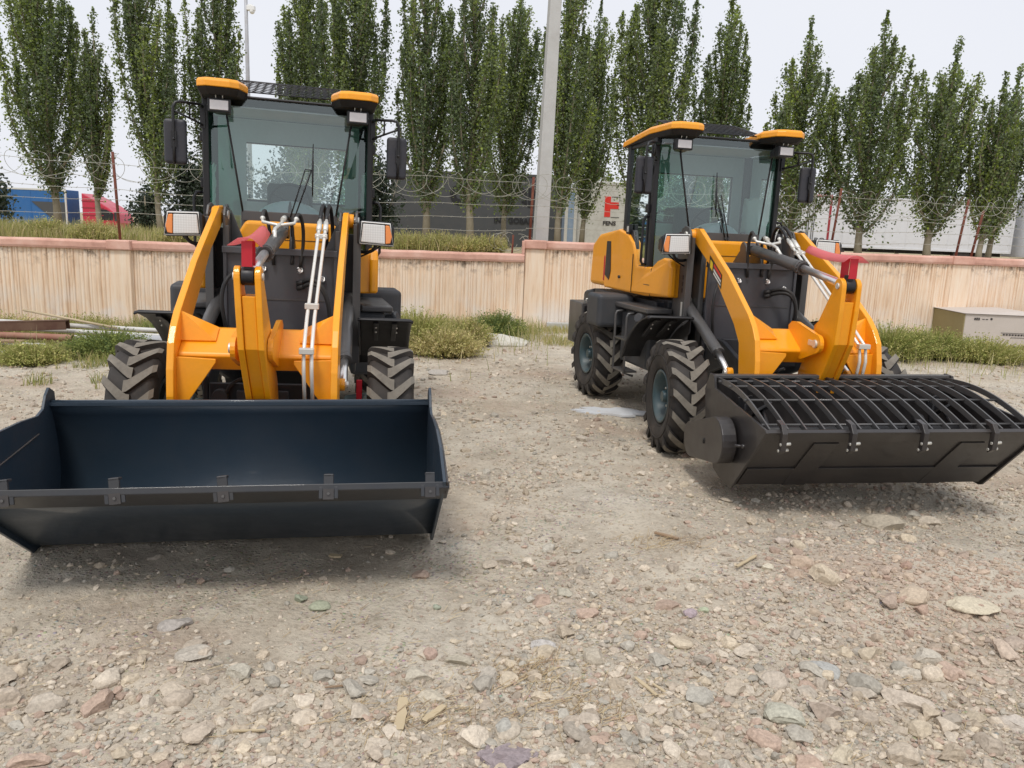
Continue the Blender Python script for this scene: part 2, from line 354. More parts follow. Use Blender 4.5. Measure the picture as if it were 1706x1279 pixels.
# ------------------------------------------------------------------ boundary walls
def fluted(x0, x1, yf, z0, z1, seed):
    rs = np.random.default_rng(seed); xs = [x0]; d = [0]
    while xs[-1] < x1:
        wdt = rs.uniform(.035, .085); dep = rs.uniform(.010, .028)
        a = xs[-1]
        for k, q in ((.2, .8), (.5, 1), (.8, .8), (1.0, 0)):
            xs.append(a+wdt*k); d.append(q*dep)
    xs = np.array(xs); d = np.array(d); xs = np.clip(xs, x0, x1)
    zs = np.array([z0, z0+(z1-z0)*.3, z0+(z1-z0)*.6, z1-.35, z1-.2, z1-.1, z1-.04, z1]); st = np.array([0, 0, 0, 0, .35, .8, 1, 1])
    X, Z = np.meshgrid(xs, zs); Y = yf(X)-np.broadcast_to(d, X.shape)+(fbm(X*2, Z*2, 2, 2)-.5)*.02
    V = np.stack([X, Y, Z], -1).reshape(-1, 3); nx = len(xs); i = np.arange(V.shape[0]).reshape(len(zs), nx)
    F = np.stack([i[:-1, :-1], i[:-1, 1:], i[1:, 1:], i[1:, :-1]], -1).reshape(-1, 4)
    col = np.repeat(st, nx)[:, None]*np.ones(3); return V, F, col
def wall(name, label, x0, x1, yf, ztop, pillars, seed, z0=-.4):
    root = tag(empty(name, (x0, float(yf(x0)), 0)), label, 'wall', 'stucco boundary wall sections')
    off = Vector(root.location)
    V, F, col = fluted(x0, x1, yf, z0, ztop-.15, seed)
    o = fastmesh('fluted_panel', V-np.array(off), F, 'stucco', col, False, root)
    b = MB()       # solid wall body behind the fluting and coping with a rounded front
    ya, yb = float(yf(x0)), float(yf(x1))
    b.add([(x0, ya+.012, z0), (x1, yb+.012, z0), (x1, yb+.012, ztop-.15), (x0, ya+.012, ztop-.15), (x0, ya+.27, z0), (x1, yb+.27, z0), (x1, yb+.27, ztop-.15), (x0, ya+.27, ztop-.15)],
          [(0, 1, 2, 3), (4, 7, 6, 5), (3, 2, 6, 7), (0, 3, 7, 4), (1, 5, 6, 2)])
    b.build('wall_body', 'stucco', root, Matrix.Translation(-off))
    c = MB(); prof = [(-.055, -.15), (-.07, -.11), (-.07, -.03), (-.045, 0), (.30, 0), (.33, -.03), (.33, -.15)]
    n = 60; rows = []
    for k in range(n+1):
        x = x0+(x1-x0)*k/n; y = float(yf(x)); j = (random.random()-.5)*.012; rows.append([(x, y+p, ztop+q+j) for p, q in prof+[prof[0]]])
    c.sheet(rows, smooth=False); c.add(rows[0][:-1], [tuple(range(7))]); c.add(rows[-1][:-1], [tuple(range(6, -1, -1))])
    c.build('coping', 'coping_pink', root, Matrix.Translation(-off), .006)
    for (px, wd) in pillars:
        y = float(yf(px)); p = MB(); p.box(px-wd/2, px+wd/2, y-.065, y+.1, z0, ztop-.152); p.build('pillar', 'stucco', root, Matrix.Translation(-off), .008)
        q = MB(); q.box(px-wd/2-.03, px+wd/2+.03, y-.115, y+.2, ztop-.149, ztop+.012); q.build('pillar_cap', 'coping_pink', root, Matrix.Translation(-off), .02)
    return root
wall('boundary_wall', 'lower cream fluted wall with pink coping behind the left loader, up to the step', -16, .14, yl, 1.36, [(-6.62, .34), (-13, .34)], 3)
wall('boundary_wall', 'higher cream fluted wall with pink coping behind the right loader', .141, 17, yr, 1.61, [(.33, .36), (8.62, .36), (16, .36)], 4)
b = MB(); b.box(.085, .139, 14.545, 14.93, 1.362, 1.60); tag(b.build('step_facing', 'coping_pink', None, None, .012), 'pink painted upright facing where the coping steps up by the pole', 'coping')
b = MB(); b.box(.6, 2.2, 14.62, 14.72, -.2, .13); tag(b.build('kerb_block', 'concrete', None, None, .02), 'low weathered concrete footing at the foot of the higher wall, right of the step', 'footing')
# ------------------------------------------------------------------ fence on the wall: posts, strands, razor coil
def strand(b, x0, x1, yf, zf, r, sag=.04, n=40):
    b.tube([(x0+(x1-x0)*k/n, yf(x0+(x1-x0)*k/n)+.1, zf(x0+(x1-x0)*k/n)+sag*math.sin(k*1.3)*.3) for k in range(n+1)], r, 4, False)
    rs = random.Random(int(x0*10)); x = x0
    while x < x1:
        y = yf(x)+.1; z = zf(x); b.tube([(x-.012, y, z-.016), (x+.012, y, z+.016)], r*.9, 3, False); x += .16
def coil(b, x0, x1, yf, zc, r, step, seed, rad=.0040):
    rs = random.Random(seed); x = x0; pts = []
    while x < x1:
        rr = r*rs.uniform(.78, 1.12); dz = rs.uniform(-.05, .05); st = step*rs.uniform(.7, 1.25); ph = rs.uniform(-.3, .3); n = 26
        for k in range(n):
            a = 2*math.pi*k/n+math.pi/2+ph; xx = x+st*k/n
            pts.append((xx+rr*math.cos(a), yf(xx)+.1+.10*math.sin(a*.5+x), zc+dz+rr*.92*math.sin(a)))
        x += st
    b.tube(pts, rad, 4, False)
def fence(label, x0, x1, yf, ztop, posts, seed, lower):
    root = tag(empty('wire_fence', (x0, yf(x0), ztop)), label, 'fence', 'razor wire fence runs on the wall')
    Mi = Matrix.Translation(-Vector(root.location))
    for (x, lean, h) in posts:
        b = MB(); y = yf(x)+.13; b.tube([(x, y, ztop-.1), (x+lean, y+.02, ztop+h)], .024, 8); b.build('post', 'rust', root, Mi)
    for i, z in enumerate(lower):
        b = MB(); strand(b, x0, x1, yf, lambda x, z=z: z+.04*math.sin(x*.8+i), .0038); b.build('barbed_wire', 'wire', root, Mi)
    b = MB(); coil(b, x0, x1, yf, 2.55, .235, .36, seed); b.build('razor_coil', 'wire', root, Mi)
    b = MB(); coil(b, x0, x1, yf, 2.5, .2, 1.4, seed+5); b.build('razor_coil', 'wire', root, Mi)
    return root
fence('rusty posts, barbed strands and razor coil standing on the lower wall', -14, .14, yl, 1.38, [(-6.68, -.06, 1.42), (-12.6, 0, 1.4)], 1, [1.78, 1.98, 2.18, 2.62])
fence('rusty posts, barbed strands and razor coil standing on the higher wall', .15, 14.5, yr, 1.6, [(.22, .03, 1.15), (6.0, .1, 1.2), (8.55, .12, 1.1), (8.86, .14, .9), (13.5, .1, 1.2)], 2, [1.82, 2.0, 2.2, 2.6])
b = MB(); b.tube([(0, 0, -.2), (.015, .0, .35)], .02, 6); o = b.build('post_stub', 'rust'); o.location = (-.1, 14.9, 1.35); tag(o, 'short rusty post stub on the lower wall just before the step', 'post')
b = MB()
for i in range(5):
    pts = []
    for k in range(30):
        a = k/29*2*math.pi*.8+i; r = .18+.05*math.sin(i); pts.append((-.35+i*.13+r*math.cos(a), .05*math.sin(a*2), .17+r*math.sin(a)*.8))
    b.tube(pts, .005, 4, False)
o = b.build('wire_tangle', 'wire'); o.location = (.0, 15.1, 1.40); tag(o, 'loose curls of old razor wire lying by the wall step and power pole', 'wire')
# ------------------------------------------------------------------ power pole and street lamp
b = MB(); zt = 9.5
def pole_ring(z, a): return [(-a, -a, z), (a, -a, z), (a, a, z), (-a, a, z)]
b.add(pole_ring(0, .128)+pole_ring(zt, .082), [(0, 1, 5, 4), (1, 2, 6, 5), (2, 3, 7, 6), (3, 0, 4, 7), (4, 5, 6, 7)])
o = b.build('power_pole', 'concrete', None, None, .012); o.location = (.43, 15.45, 1.2); o.rotation_euler = (0, R_(1.0), R_(12)); tag(o, 'tall square grey concrete pole standing behind the wall step', 'pole')
lr = tag(empty('street_lamp', (-13.3, 40, .5)), 'slim grey metal lamp mast far behind the left loader cab', 'street lamp')
b = MB(); b.tube([(0, 0, 0), (0, 0, 8), (0, 0, 13.6)], [.14, .1, .07], 8); b.build('mast', 'pvc_grey', lr)
b = MB(); b.box(.05, .42, -.12, .12, 11.05, 11.25); b.tube([(0, 0, 11.3), (.3, 0, 11.3)], .03, 6); b.sphere((.28, 0, 11.02), .13, 6); b.build('camera_dome', 'lamp_white', lr, None, .03)
b = MB(); b.box(-.5, .5, -.03, .03, 12.05, 12.15); b.build('crossarm', 'frame_grey', lr)
# ------------------------------------------------------------------ trees
def leaves(P_, size, cols, seed):
    rs = np.random.default_rng(seed); n = len(P_); u = rs.normal(size=(n, 3)); u /= np.linalg.norm(u, axis=1)[:, None]
    v = rs.normal(size=(n, 3)); v -= (v*u).sum(1)[:, None]*u; v /= np.linalg.norm(v, axis=1)[:, None]
    s = size*rs.uniform(.65, 1.3, (n, 1)); V = np.stack([P_+u*s, P_+v*s*.72, P_-u*s*.8, P_-v*s*.72], 1).reshape(-1, 3)
    F = np.arange(4*n).reshape(n, 4); return V, F, np.repeat(cols, 4, 0)
def poplar(x, y, ztop, wid, seed, label, zb=2.0, n=13000, tr=.075, ncrown=30, hue=0, name='poplar_tree', lean=0, leaf=.034):
    rs = np.random.default_rng(seed); z0 = float(tz(np.array(x), np.array(y)))-.1
    root = tag(empty(name, (x, y, z0)), label, 'tree', 'poplar trees behind the wall')
    H = ztop-z0; hb = zb-z0
    b = MB(); k = 9
    tp = [(lean*(i/k)**1.3+.03*math.sin(i*1.7+seed), .03*math.cos(i+seed), H*.93*i/k) for i in range(k+1)]
    b.tube(tp, [tr*(1-.9*i/k)*(1.25 if i == 0 else 1) for i in range(k+1)], 8)
    pts = []; 
    lead = np.array([(rs.normal(0, .16)*0+lean*t**1.3, 0, hb+(H-hb)*t) for t in np.linspace(0, 1, 40)])
    brs = []
    for j in range(ncrown):
        t0 = (j/ncrown)**1.25*.78; zs = hb*.80+(H-hb)*t0; a = j*2.4+rs.uniform(-.5, .5)
        rad = wid*.5*rs.uniform(.62, 1.25)*(1-t0)**.75*(1.0 if t0 > .08 else .8); L = (H-zs)*rs.uniform(.30, .62)*(1.15-.3*t0)
        L = min(L, (H-zs)*.93); q = []
        for i in range(12):
            s = i/11; rr = rad*(1-(1-s)**2.0)*(1-.10*s); aa = a+.25*s
            q.append((lean*(zs/H)**1.3+rr*math.cos(aa), rr*math.sin(aa), zs+L*s**1.15))
        brs.append(q); b.tube(q[::2]+[q[-1]], [tr*.38*(1-.8*i/6) for i in range(7)], 5, False)
    b.build('trunk', 'trunk', root)
    brs.append([tuple(p) for p in lead])
    wts = np.array([len(q)*0+np.linalg.norm(np.array(q[-1])-np.array(q[0])) for q in brs]); wts /= wts.sum()
    cols = []
    dark = np.array([.10, .155, .045]); lite = np.array([.34, .42, .07]); grey = np.array([.27, .31, .22])
    for q, wt in zip(brs, wts):
        q = np.array(q); m = int(n*wt*rs.uniform(.75, 1.25)); s = rs.beta(1.3, 1.1, m)*.995
        if len(q) == 40: s = .12+.88*s
        f = s*(len(q)-1); i = f.astype(int); fr = (f-i)[:, None]; c = q[i]*(1-fr)+q[np.minimum(i+1, len(q)-1)]*fr
        spread = ((.040+.195*wid/1.8*(1-s)**.7*np.sin(np.clip(s*4+.15, 0, math.pi/2)))*rs.uniform(.75, 1.3))[:, None]
        clump = (np.sin(s*rs.uniform(35, 70)+rs.uniform(0, 6))*.5+.8)[:, None]
        off = rs.normal(size=(m, 3)); off /= np.linalg.norm(off, axis=1)[:, None]; off *= rs.uniform(0, 1, (m, 1))**.45*1.45
        pts.append(c+off*spread*clump*np.array([1, 1, 1.5]))
        bl = rs.uniform(0, 1)**1.3; base = dark*(1-bl*.75)+lite*bl*.75
        mixv = rs.uniform(0, 1, (m, 1)); cc = base*(1-.45*mixv)+np.where(rs.uniform(size=(m, 1)) < .5+hue, lite, grey)*.45*mixv
        cols.append(cc*rs.uniform(.7, 1.35, (m, 1)))
    V, F, cl = leaves(np.concatenate(pts), leaf, np.concatenate(cols), seed); fastmesh('crown', V, F, 'leaf', cl, False, root)
    return root
TREES = [
 (-13.4, 20, 5.4, 1.5, 'poplar at the far left edge of the photo, half cut off by the frame'),
 (-11.5, 20, 8.2, 2.3, 'tall broad poplar rising over the blue trailer, its top out of frame'),
 (-10.45, 20, 6.5, 1.15, 'slimmer bright green poplar in front of the red truck cab'),
 (-8.45, 19, 7.9, 1.8, 'tall leaning poplar left of the left loader mirror'),
 (-7.6, 20.5, 8.3, 1.5, 'tall poplar directly behind the left loader mirror and lamp mast'),
 (-5.45, 21, 8.4, 1.9, 'tall poplar behind the left half of the left loader cab roof'),
 (-4.1, 20, 8.2, 2.1, 'thick poplar behind the right half of the left loader cab roof'),
 (-2.25, 19.5, 8.0, 1.7, 'first poplar right of the left loader, with a forked pale trunk'),
 (-1.15, 19, 7.6, 1.7, 'second poplar right of the left loader, in front of the dark trailer'),
 (-.40, 22, 8.1, 1.9, 'third poplar right of the left loader, thin trunk set further back'),
 (.95, 19, 7.6, 1.5, 'poplar with its trunk just right of the concrete pole'),
 (1.85, 23, 7.9, 1.6, 'dark poplar set back between the concrete pole and the right loader'),
 (3.1, 20, 8.4, 2.1, 'wide tall poplar directly left of the right loader cab'),
 (5.05, 21, 8.0, 1.6, 'tall poplar rising above the right loader cab roof'),
 (6.75, 20, 6.9, 2.0, 'bushy poplar just right of the right loader cab'),
 (8.05, 19, 6.85, 1.95, 'full poplar with a low fork, right of the right loader mirror'),
 (9.95, 19.5, 6.45, 1.9, 'dark green poplar with twin trunk in front of the long white trailer'),
 (10.95, 19, 5.65, 1.1, 'small slender poplar beside the two red fence posts'),
 (11.75, 20, 6.0, 1.4, 'poplar with pale open trunk near the right end of the white trailer'),
 (12.75, 19, 6.3, 1.7, 'poplar cut off by the right edge of the photo')]
for k, (x, y, zt, wd, lb) in enumerate(TREES):
    zt += .45 if x < 5.5 and x > -13 and x != -10.45 else 0
    poplar(x, y, zt+.1, wd*(1.0 if x < 5.5 else 1.12), 100+k, lb, zb=2.35 if x < 5 else 2.15, n=int(14500*wd*(zt-1.5)/6), hue=random.uniform(-.2, .2), lean=[-.5, -.25, .15, -.45, .1, 0, .05, -.1, .0, .3, .1, .2, -.1, .05, 0, .05, .1, 0, .1, .1][k], tr=.095 if k in (1, 7, 8, 15, 16) else .075)
# low dark bushy trees behind, at left and centre
def bush_tree(x, y, h, wd, seed, label):
    rs = np.random.default_rng(seed); z0 = float(tz(np.array(x), np.array(y))); root = tag(empty('bushy_tree', (x, y, z0)), label, 'tree', 'low bushy trees behind the poplars')
    b = MB()
    for j in range(5):
        a = rs.uniform(0, 6.28); b.tube([(0, 0, -.1), (.2*math.cos(a)*wd, .2*math.sin(a)*wd, h*.4), (.35*math.cos(a)*wd, .35*math.sin(a)*wd, h*.8)], [.05, .035, .01], 5)
    b.build('trunk', 'trunk', root)
    n = int(4200*wd*h/3); c = []
    for j in range(16):
        a = rs.uniform(0, 6.28); r = wd*.5*rs.uniform(.1, .8); cz = h*rs.uniform(.25, .85); q = rs.normal(size=(n//16, 3))*np.array([.17*wd, .17*wd, .17*h])*.75; c.append(q+[r*math.cos(a), r*math.sin(a), cz])
    P_ = np.concatenate(c); P_[:, 2] = np.abs(P_[:, 2]-.05)+.05
    cl = np.array([.030, .046, .026])*rs.uniform(.6, 2.0, (len(P_), 1)); V, F, cc = leaves(P_, .055, cl, seed); fastmesh('crown', V, F, 'leaf', cc, False, root)
for k, (x, y, h, wd, lb) in enumerate([(-15.2, 23, 1.6, 1.4, 'dark low bush behind the blue trailer at the far left'), (-9.3, 23, 2.4, 1.4, 'dark bush right of the red truck cab'), (-8.1, 22, 2.3, 1.6, 'dark bush behind the left loader headlight'),
     (-12.05, 26, 1.9, 1.0, 'dark bush between the blue trailer and the red truck cab'), (-6.3, 23, 2.8, 2.2, 'dark bush behind the left loader cab'), (-4.3, 24, 2.6, 2.2, 'dark bush seen through the left loader windscreen'), (4.6, 24, 2.6, 2.4, 'dark bush seen through the right loader windscreen')]):
    bush_tree(x, y, h, wd, 300+k, lb)
for k, (x, y, zt, lb) in enumerate([(5.6, 60, 8.1, 'distant tree peeping over the grey box trailer'), (28.4, 60, 7.0, 'distant tree seen in the gap above the long white trailer')]):
    poplar(x, y, zt, 3.0, 400+k, lb, zb=2, n=5000, tr=.15, leaf=.11)
# ------------------------------------------------------------------ vehicles beyond the wall
def textmesh(body, size, name, mat, parent, M, extrude=.003, bold=0):
    cu = bpy.data.curves.new(name, 'FONT'); cu.body = body; cu.size = size; cu.extrude = extrude; cu.offset = bold
    t = bpy.data.objects.new('tmp', cu); C.collection.objects.link(t); bpy.context.view_layer.update()
    me = bpy.data.meshes.new_from_object(t); bpy.data.objects.remove(t); me.materials.clear(); me.materials.append(MATS[mat])
    o = bpy.data.objects.new(name, me); C.collection.objects.link(o); o.parent = parent; o.matrix_local = M; return o
UP = Matrix.Rotation(math.pi/2, 4, 'X')
def trailer(name, label, x0, x1, y, z0, z1, mat, depth=2.5, trim=None, ribs=0, gr=None, wheels=True, rz=0):
    g = float(tz(np.array((x0+x1)/2), np.array(y)))
    root = tag(empty(name, ((x0+x1)/2, y, g), (0, 0, rz)), label, 'trailer'); hw = (x1-x0)/2; a, c = z0-g, z1-g
    b = MB(); b.box(-hw, hw, 0, depth, a, c); body = b.build('cargo_box', mat, root, None, .03)
    b = MB(); b.box(-hw-.02, hw+.02, -.025, .04, c-.09, c+.02); b.box(-hw-.02, hw+.02, -.025, .04, a-.06, a+.06)
    b.box(-hw-.025, -hw+.09, -.03, .03, a, c); b.box(hw-.09, hw+.025, -.03, .03, a, c); b.build('edge_rail', trim or mat, root, None, .01)
    if ribs:
        b = MB()
        for i in range(1, ribs): x = -hw+2*hw*i/ribs; b.box(x-.018, x+.018, -.014, .02, a+.05, c-.09)
        b.build('side_rib', mat, root)
    b = MB(); b.box(-hw+.2, hw-.2, .5, depth-.5, max(.45, a-.35), a-.061); b.build('chassis', 'matt_black', root)
    if wheels:
        for wx in (-hw+.9, hw-2.6, hw-1.4):
            b = MB(); b.cyl((wx, .05, .42), (wx, .35, .42), .46, None, 20); b.mat('rubber'); b.build('wheel', None, root)
    return root
r = trailer('box_trailer', 'long dark grey box trailer with black lettering behind the first poplars', -5.2, 1.95, 33, .9, 4.02, 'trailer_dark', trim='frame_grey', ribs=0)
textmesh('o', 1.5, 'lettering', 'trailer_letter', r, Matrix.Translation((-1.2, -.03, 2.0)) @ UP, .002, .05)
textmesh('er', 1.45, 'lettering', 'trailer_letter', r, Matrix.Translation((1.25, -.03, 2.0)) @ UP, .002, .05)
textmesh('INT GOBAIN', .30, 'lettering', 'trailer_letter', r, Matrix.Translation((.62, -.034, 1.28)) @ UP, .002, .01)
r = trailer('box_trailer', 'pale grey box trailer end with a red block F logo, left of the right loader', 2.2, 4.9, 30, .95, 3.66, 'box_grey', trim='zinc')
b = MB(); fx, fz = -.37, 1.50
b.prism([(fx, fz), (fx+.22, fz), (fx+.22, fz+.30), (fx+.52, fz+.30), (fx+.52, fz+.54), (fx+.22, fz+.54), (fx+.22, fz+.74), (fx, fz+.74)], 'y', -.012, .002); b.build('logo', 'decal_red', r)
b = MB()
for q in ((fx+.25, fx+.56, fz+.72, fz+.74), (fx+.54, fx+.56, fz+.58, fz+.74), (fx+.25, fx+.56, fz-.02, fz)): b.box(q[0], q[1], -.012, .002, q[2], q[3])
b.build('logo_outline', 'ink', r)
textmesh('FENS', .22, 'lettering', 'ink', r, Matrix.Translation((fx-.04, -.014, fz-.30)) @ UP, .002, .008)
r = trailer('box_trailer_side', 'side of the grey box trailer by the concrete pole, painted with its blue reflection', 1.72, 2.12, 29.6, .95, 3.35, 'reflection_blue', trim='zinc', depth=2.2, wheels=False)  # side of the grey box; its blue reflection is put into the colour
r = trailer('box_trailer', 'long plain white box trailer running across the right background', 16.6, 27.0, 44, 1.62, 4.28, 'trailer_white', trim='trailer_white', ribs=9)
r = trailer('box_trailer', 'white container end with red top rail and door bars, right of the right loader', 14.1, 16.2, 42, 1.3, 4.2, 'trailer_white', trim='trim_red')
b = MB()
for x in (-.15, -.05, .12, .22): b.box(x-.015, x+.015, -.05, -.02, .55, 3.15)
b.build('locking_bar', 'frame_grey', r); textmesh('PO', .45, 'lettering', 'ink', r, Matrix.Translation((.3, -.035, .85)) @ UP, .002)
r = trailer('box_trailer', 'white slatted container at the extreme right edge behind the wall', 27.4, 30.5, 43, 1.4, 5.6, 'trailer_white', trim='zinc', wheels=False)
b = MB()
for i in range(16): b.box(-1.4, 1.4, -.05, -.01, .75+i*.24, .86+i*.24)
b.build('slat', 'concrete', r)
r = trailer('tarp_trailer', 'blue tarpaulin trailer at the far left with a grey patch at its end', -37, -28.1, 50, .75, 3.2, 'trailer_blue', trim='zinc', ribs=8, depth=1.5)
b = MB(); b.prism([(2.3, 2.38), (4.35, 2.38), (4.35, .9), (3.6, 1.3)], 'y', -.045, -.02); b.build('tarp_patch', 'trailer_dark', r)
# red truck tractor seen from the side
rr = tag(empty('truck_cab', (-26.1, 50, .1)), 'red truck tractor with a sloping roof fairing behind the wall at left', 'truck')
b = MB(); b.prism([(-1.05, .75), (.95, .75), (1.12, 1.2), (1.02, 1.75), (.5, 2.15), (.15, 2.35), (-1.05, 2.95), (-1.05, 2.5)], 'y', 0, 2.2); b.build('cab_body', 'truck_red', rr, None, .06, seg=3)
b = MB()
for z in (2.45, 2.05, 1.6): b.box(-1.06, .3, -.03, .0, z, z+.05)
b.build('side_crease', 'trim_red', rr)
b = MB(); b.prism([(.1, 1.35), (.85, 1.35), (.9, 1.75), (.45, 2.0), (.1, 2.0)], 'y', -.02, .02); b.build('side_window', 'black', rr)
b = MB(); b.box(1.05, 1.12, -.25, -.05, 1.3, 1.85); b.build('mirror', 'black', rr)
for wx in (-.6, .75): b = MB(); b.cyl((wx, -.02, .5), (wx, .3, .5), .5); b.build('wheel', 'rubber', rr)
# ------------------------------------------------------------------ the two wheel loaders
PIV = 1.256; HW = .816; TW = .303; RW = .475
def mirx(poly, s): return poly
def wheel(parent, M, x, y, s, spin, lab=None):
    """one wheel: hub mesh, with tyre and rim as its own pieces; s = side (-1 picture left)"""
    MM = M @ Matrix.Translation((x, y, RW)) @ Matrix.Rotation(spin, 4, 'X')
    h = MB(); h.mat('rim_teal'); h.cyl((s*.02, 0, 0), (s*.055, 0, 0), .105, .095, 24); h.cyl((s*.055, 0, 0), (s*.115, 0, 0), .058, .045, 20); h.mat('zinc')
    for k in range(8):
        a = k*math.pi/4; c = (math.cos(a)*.08, math.sin(a)*.08); h.cyl((s*.05, c[0], c[1]), (s*.075, c[0], c[1]), .011, None, 6)
    wh = h.build('wheel', None, parent, MM, .003)
    if lab: wh['label'] = lab
    def lathe(b, prof, n=56):
        rows = [[(u*s, r*math.sin(2*math.pi*k/n), r*math.cos(2*math.pi*k/n)) for u, r in prof] for k in range(n)]; b.sheet(rows, True)
    t = MB(); t.mat('rubber')
    lathe(t, [(-.10, .205), (.105, .205), (.118, .222), (.140, .26), (.152, .32), (.150, .375), (.138, .415), (.110, .438), (0, .446), (-.110, .438), (-.138, .415), (-.15, .375), (-.152, .32), (-.14, .26), (-.118, .222), (-.10, .205)])
    for rr in (.245, .345): t.tube([(s*(.133 if rr < .3 else .153), rr*math.sin(2*math.pi*k/48), rr*math.cos(2*math.pi*k/48)) for k in range(48)], .004, 5, False, True)
    K = 16; n = 9
    for sd in (1, -1):
        for k in range(K):
            a0 = 2*math.pi*(k+(.5 if sd > 0 else 0))/K; top = []; bot = []
            for i in range(n):
                f = i/(n-1); u = -.022+.178*f; da = -.36*max(0, f-.08)**1.15; hw = .039-.010*f
                rt_ = .475-.010*f*f; rb = .43
                if i == n-1: rt_ = .448; rb = .36; u = .157
                for e, (ee) in enumerate((-1, 1)):
                    a = a0+da+ee*hw/.46
                    top.append((u*sd, -rt_*math.sin(a), rt_*math.cos(a))); bot.append((u*sd, -rb*math.sin(a+ee*.012), rb*math.cos(a+ee*.012)))
            tt = [top[2*i:2*i+2] for i in range(n)]; bb = [bot[2*i:2*i+2] for i in range(n)]
            t.mat('lug_top'); t.sheet(tt, smooth=False)
            t.mat('rubber'); t.sheet([[tt[i][0], bb[i][0]] for i in range(n)], smooth=False); t.sheet([[tt[i][1], bb[i][1]] for i in range(n)], smooth=False)
            t.add([tt[0][0], tt[0][1], bb[0][1], bb[0][0]], [(0, 1, 2, 3)]); t.add([tt[-1][0], tt[-1][1], bb[-1][1], bb[-1][0]], [(0, 1, 2, 3)])
    t.build('tyre', None, wh)
    r = MB(); lathe(r, [(.128, .222), (.132, .212), (.128, .203), (.110, .196), (.095, .185), (.03, .178), (.012, .165), (.018, .13), (.03, .10), (.03, .02)], 48)
    lathe(r, [(-.128, .222), (-.128, .203), (-.09, .185), (.0, .17), (.012, .165)], 48)
    r.build('rim', 'rim_teal', wh, None, 0, .004)
    return wh
def rbox(name, mat, par, M, x0, x1, y0, y1, z0, z1, bev=.01, R=None):
    b = MB(); b.box(x0, x1, y0, y1, z0, z1, R); return b.build(name, mat, par, M, bev)
def arc(c, r, a0, a1, n):
    return [(c[0]+r*math.cos(a0+(a1-a0)*i/n), c[1]+r*math.sin(a0+(a1-a0)*i/n)) for i in range(n+1)]
def bez(p0, p1, p2, p3, n=16):
    p0, p1, p2, p3 = map(Vector, (p0, p1, p2, p3)); return [p0*(1-t)**3+p1*3*t*(1-t)**2+p2*3*t*t*(1-t)+p3*t**3 for t in [i/n for i in range(n+1)]]

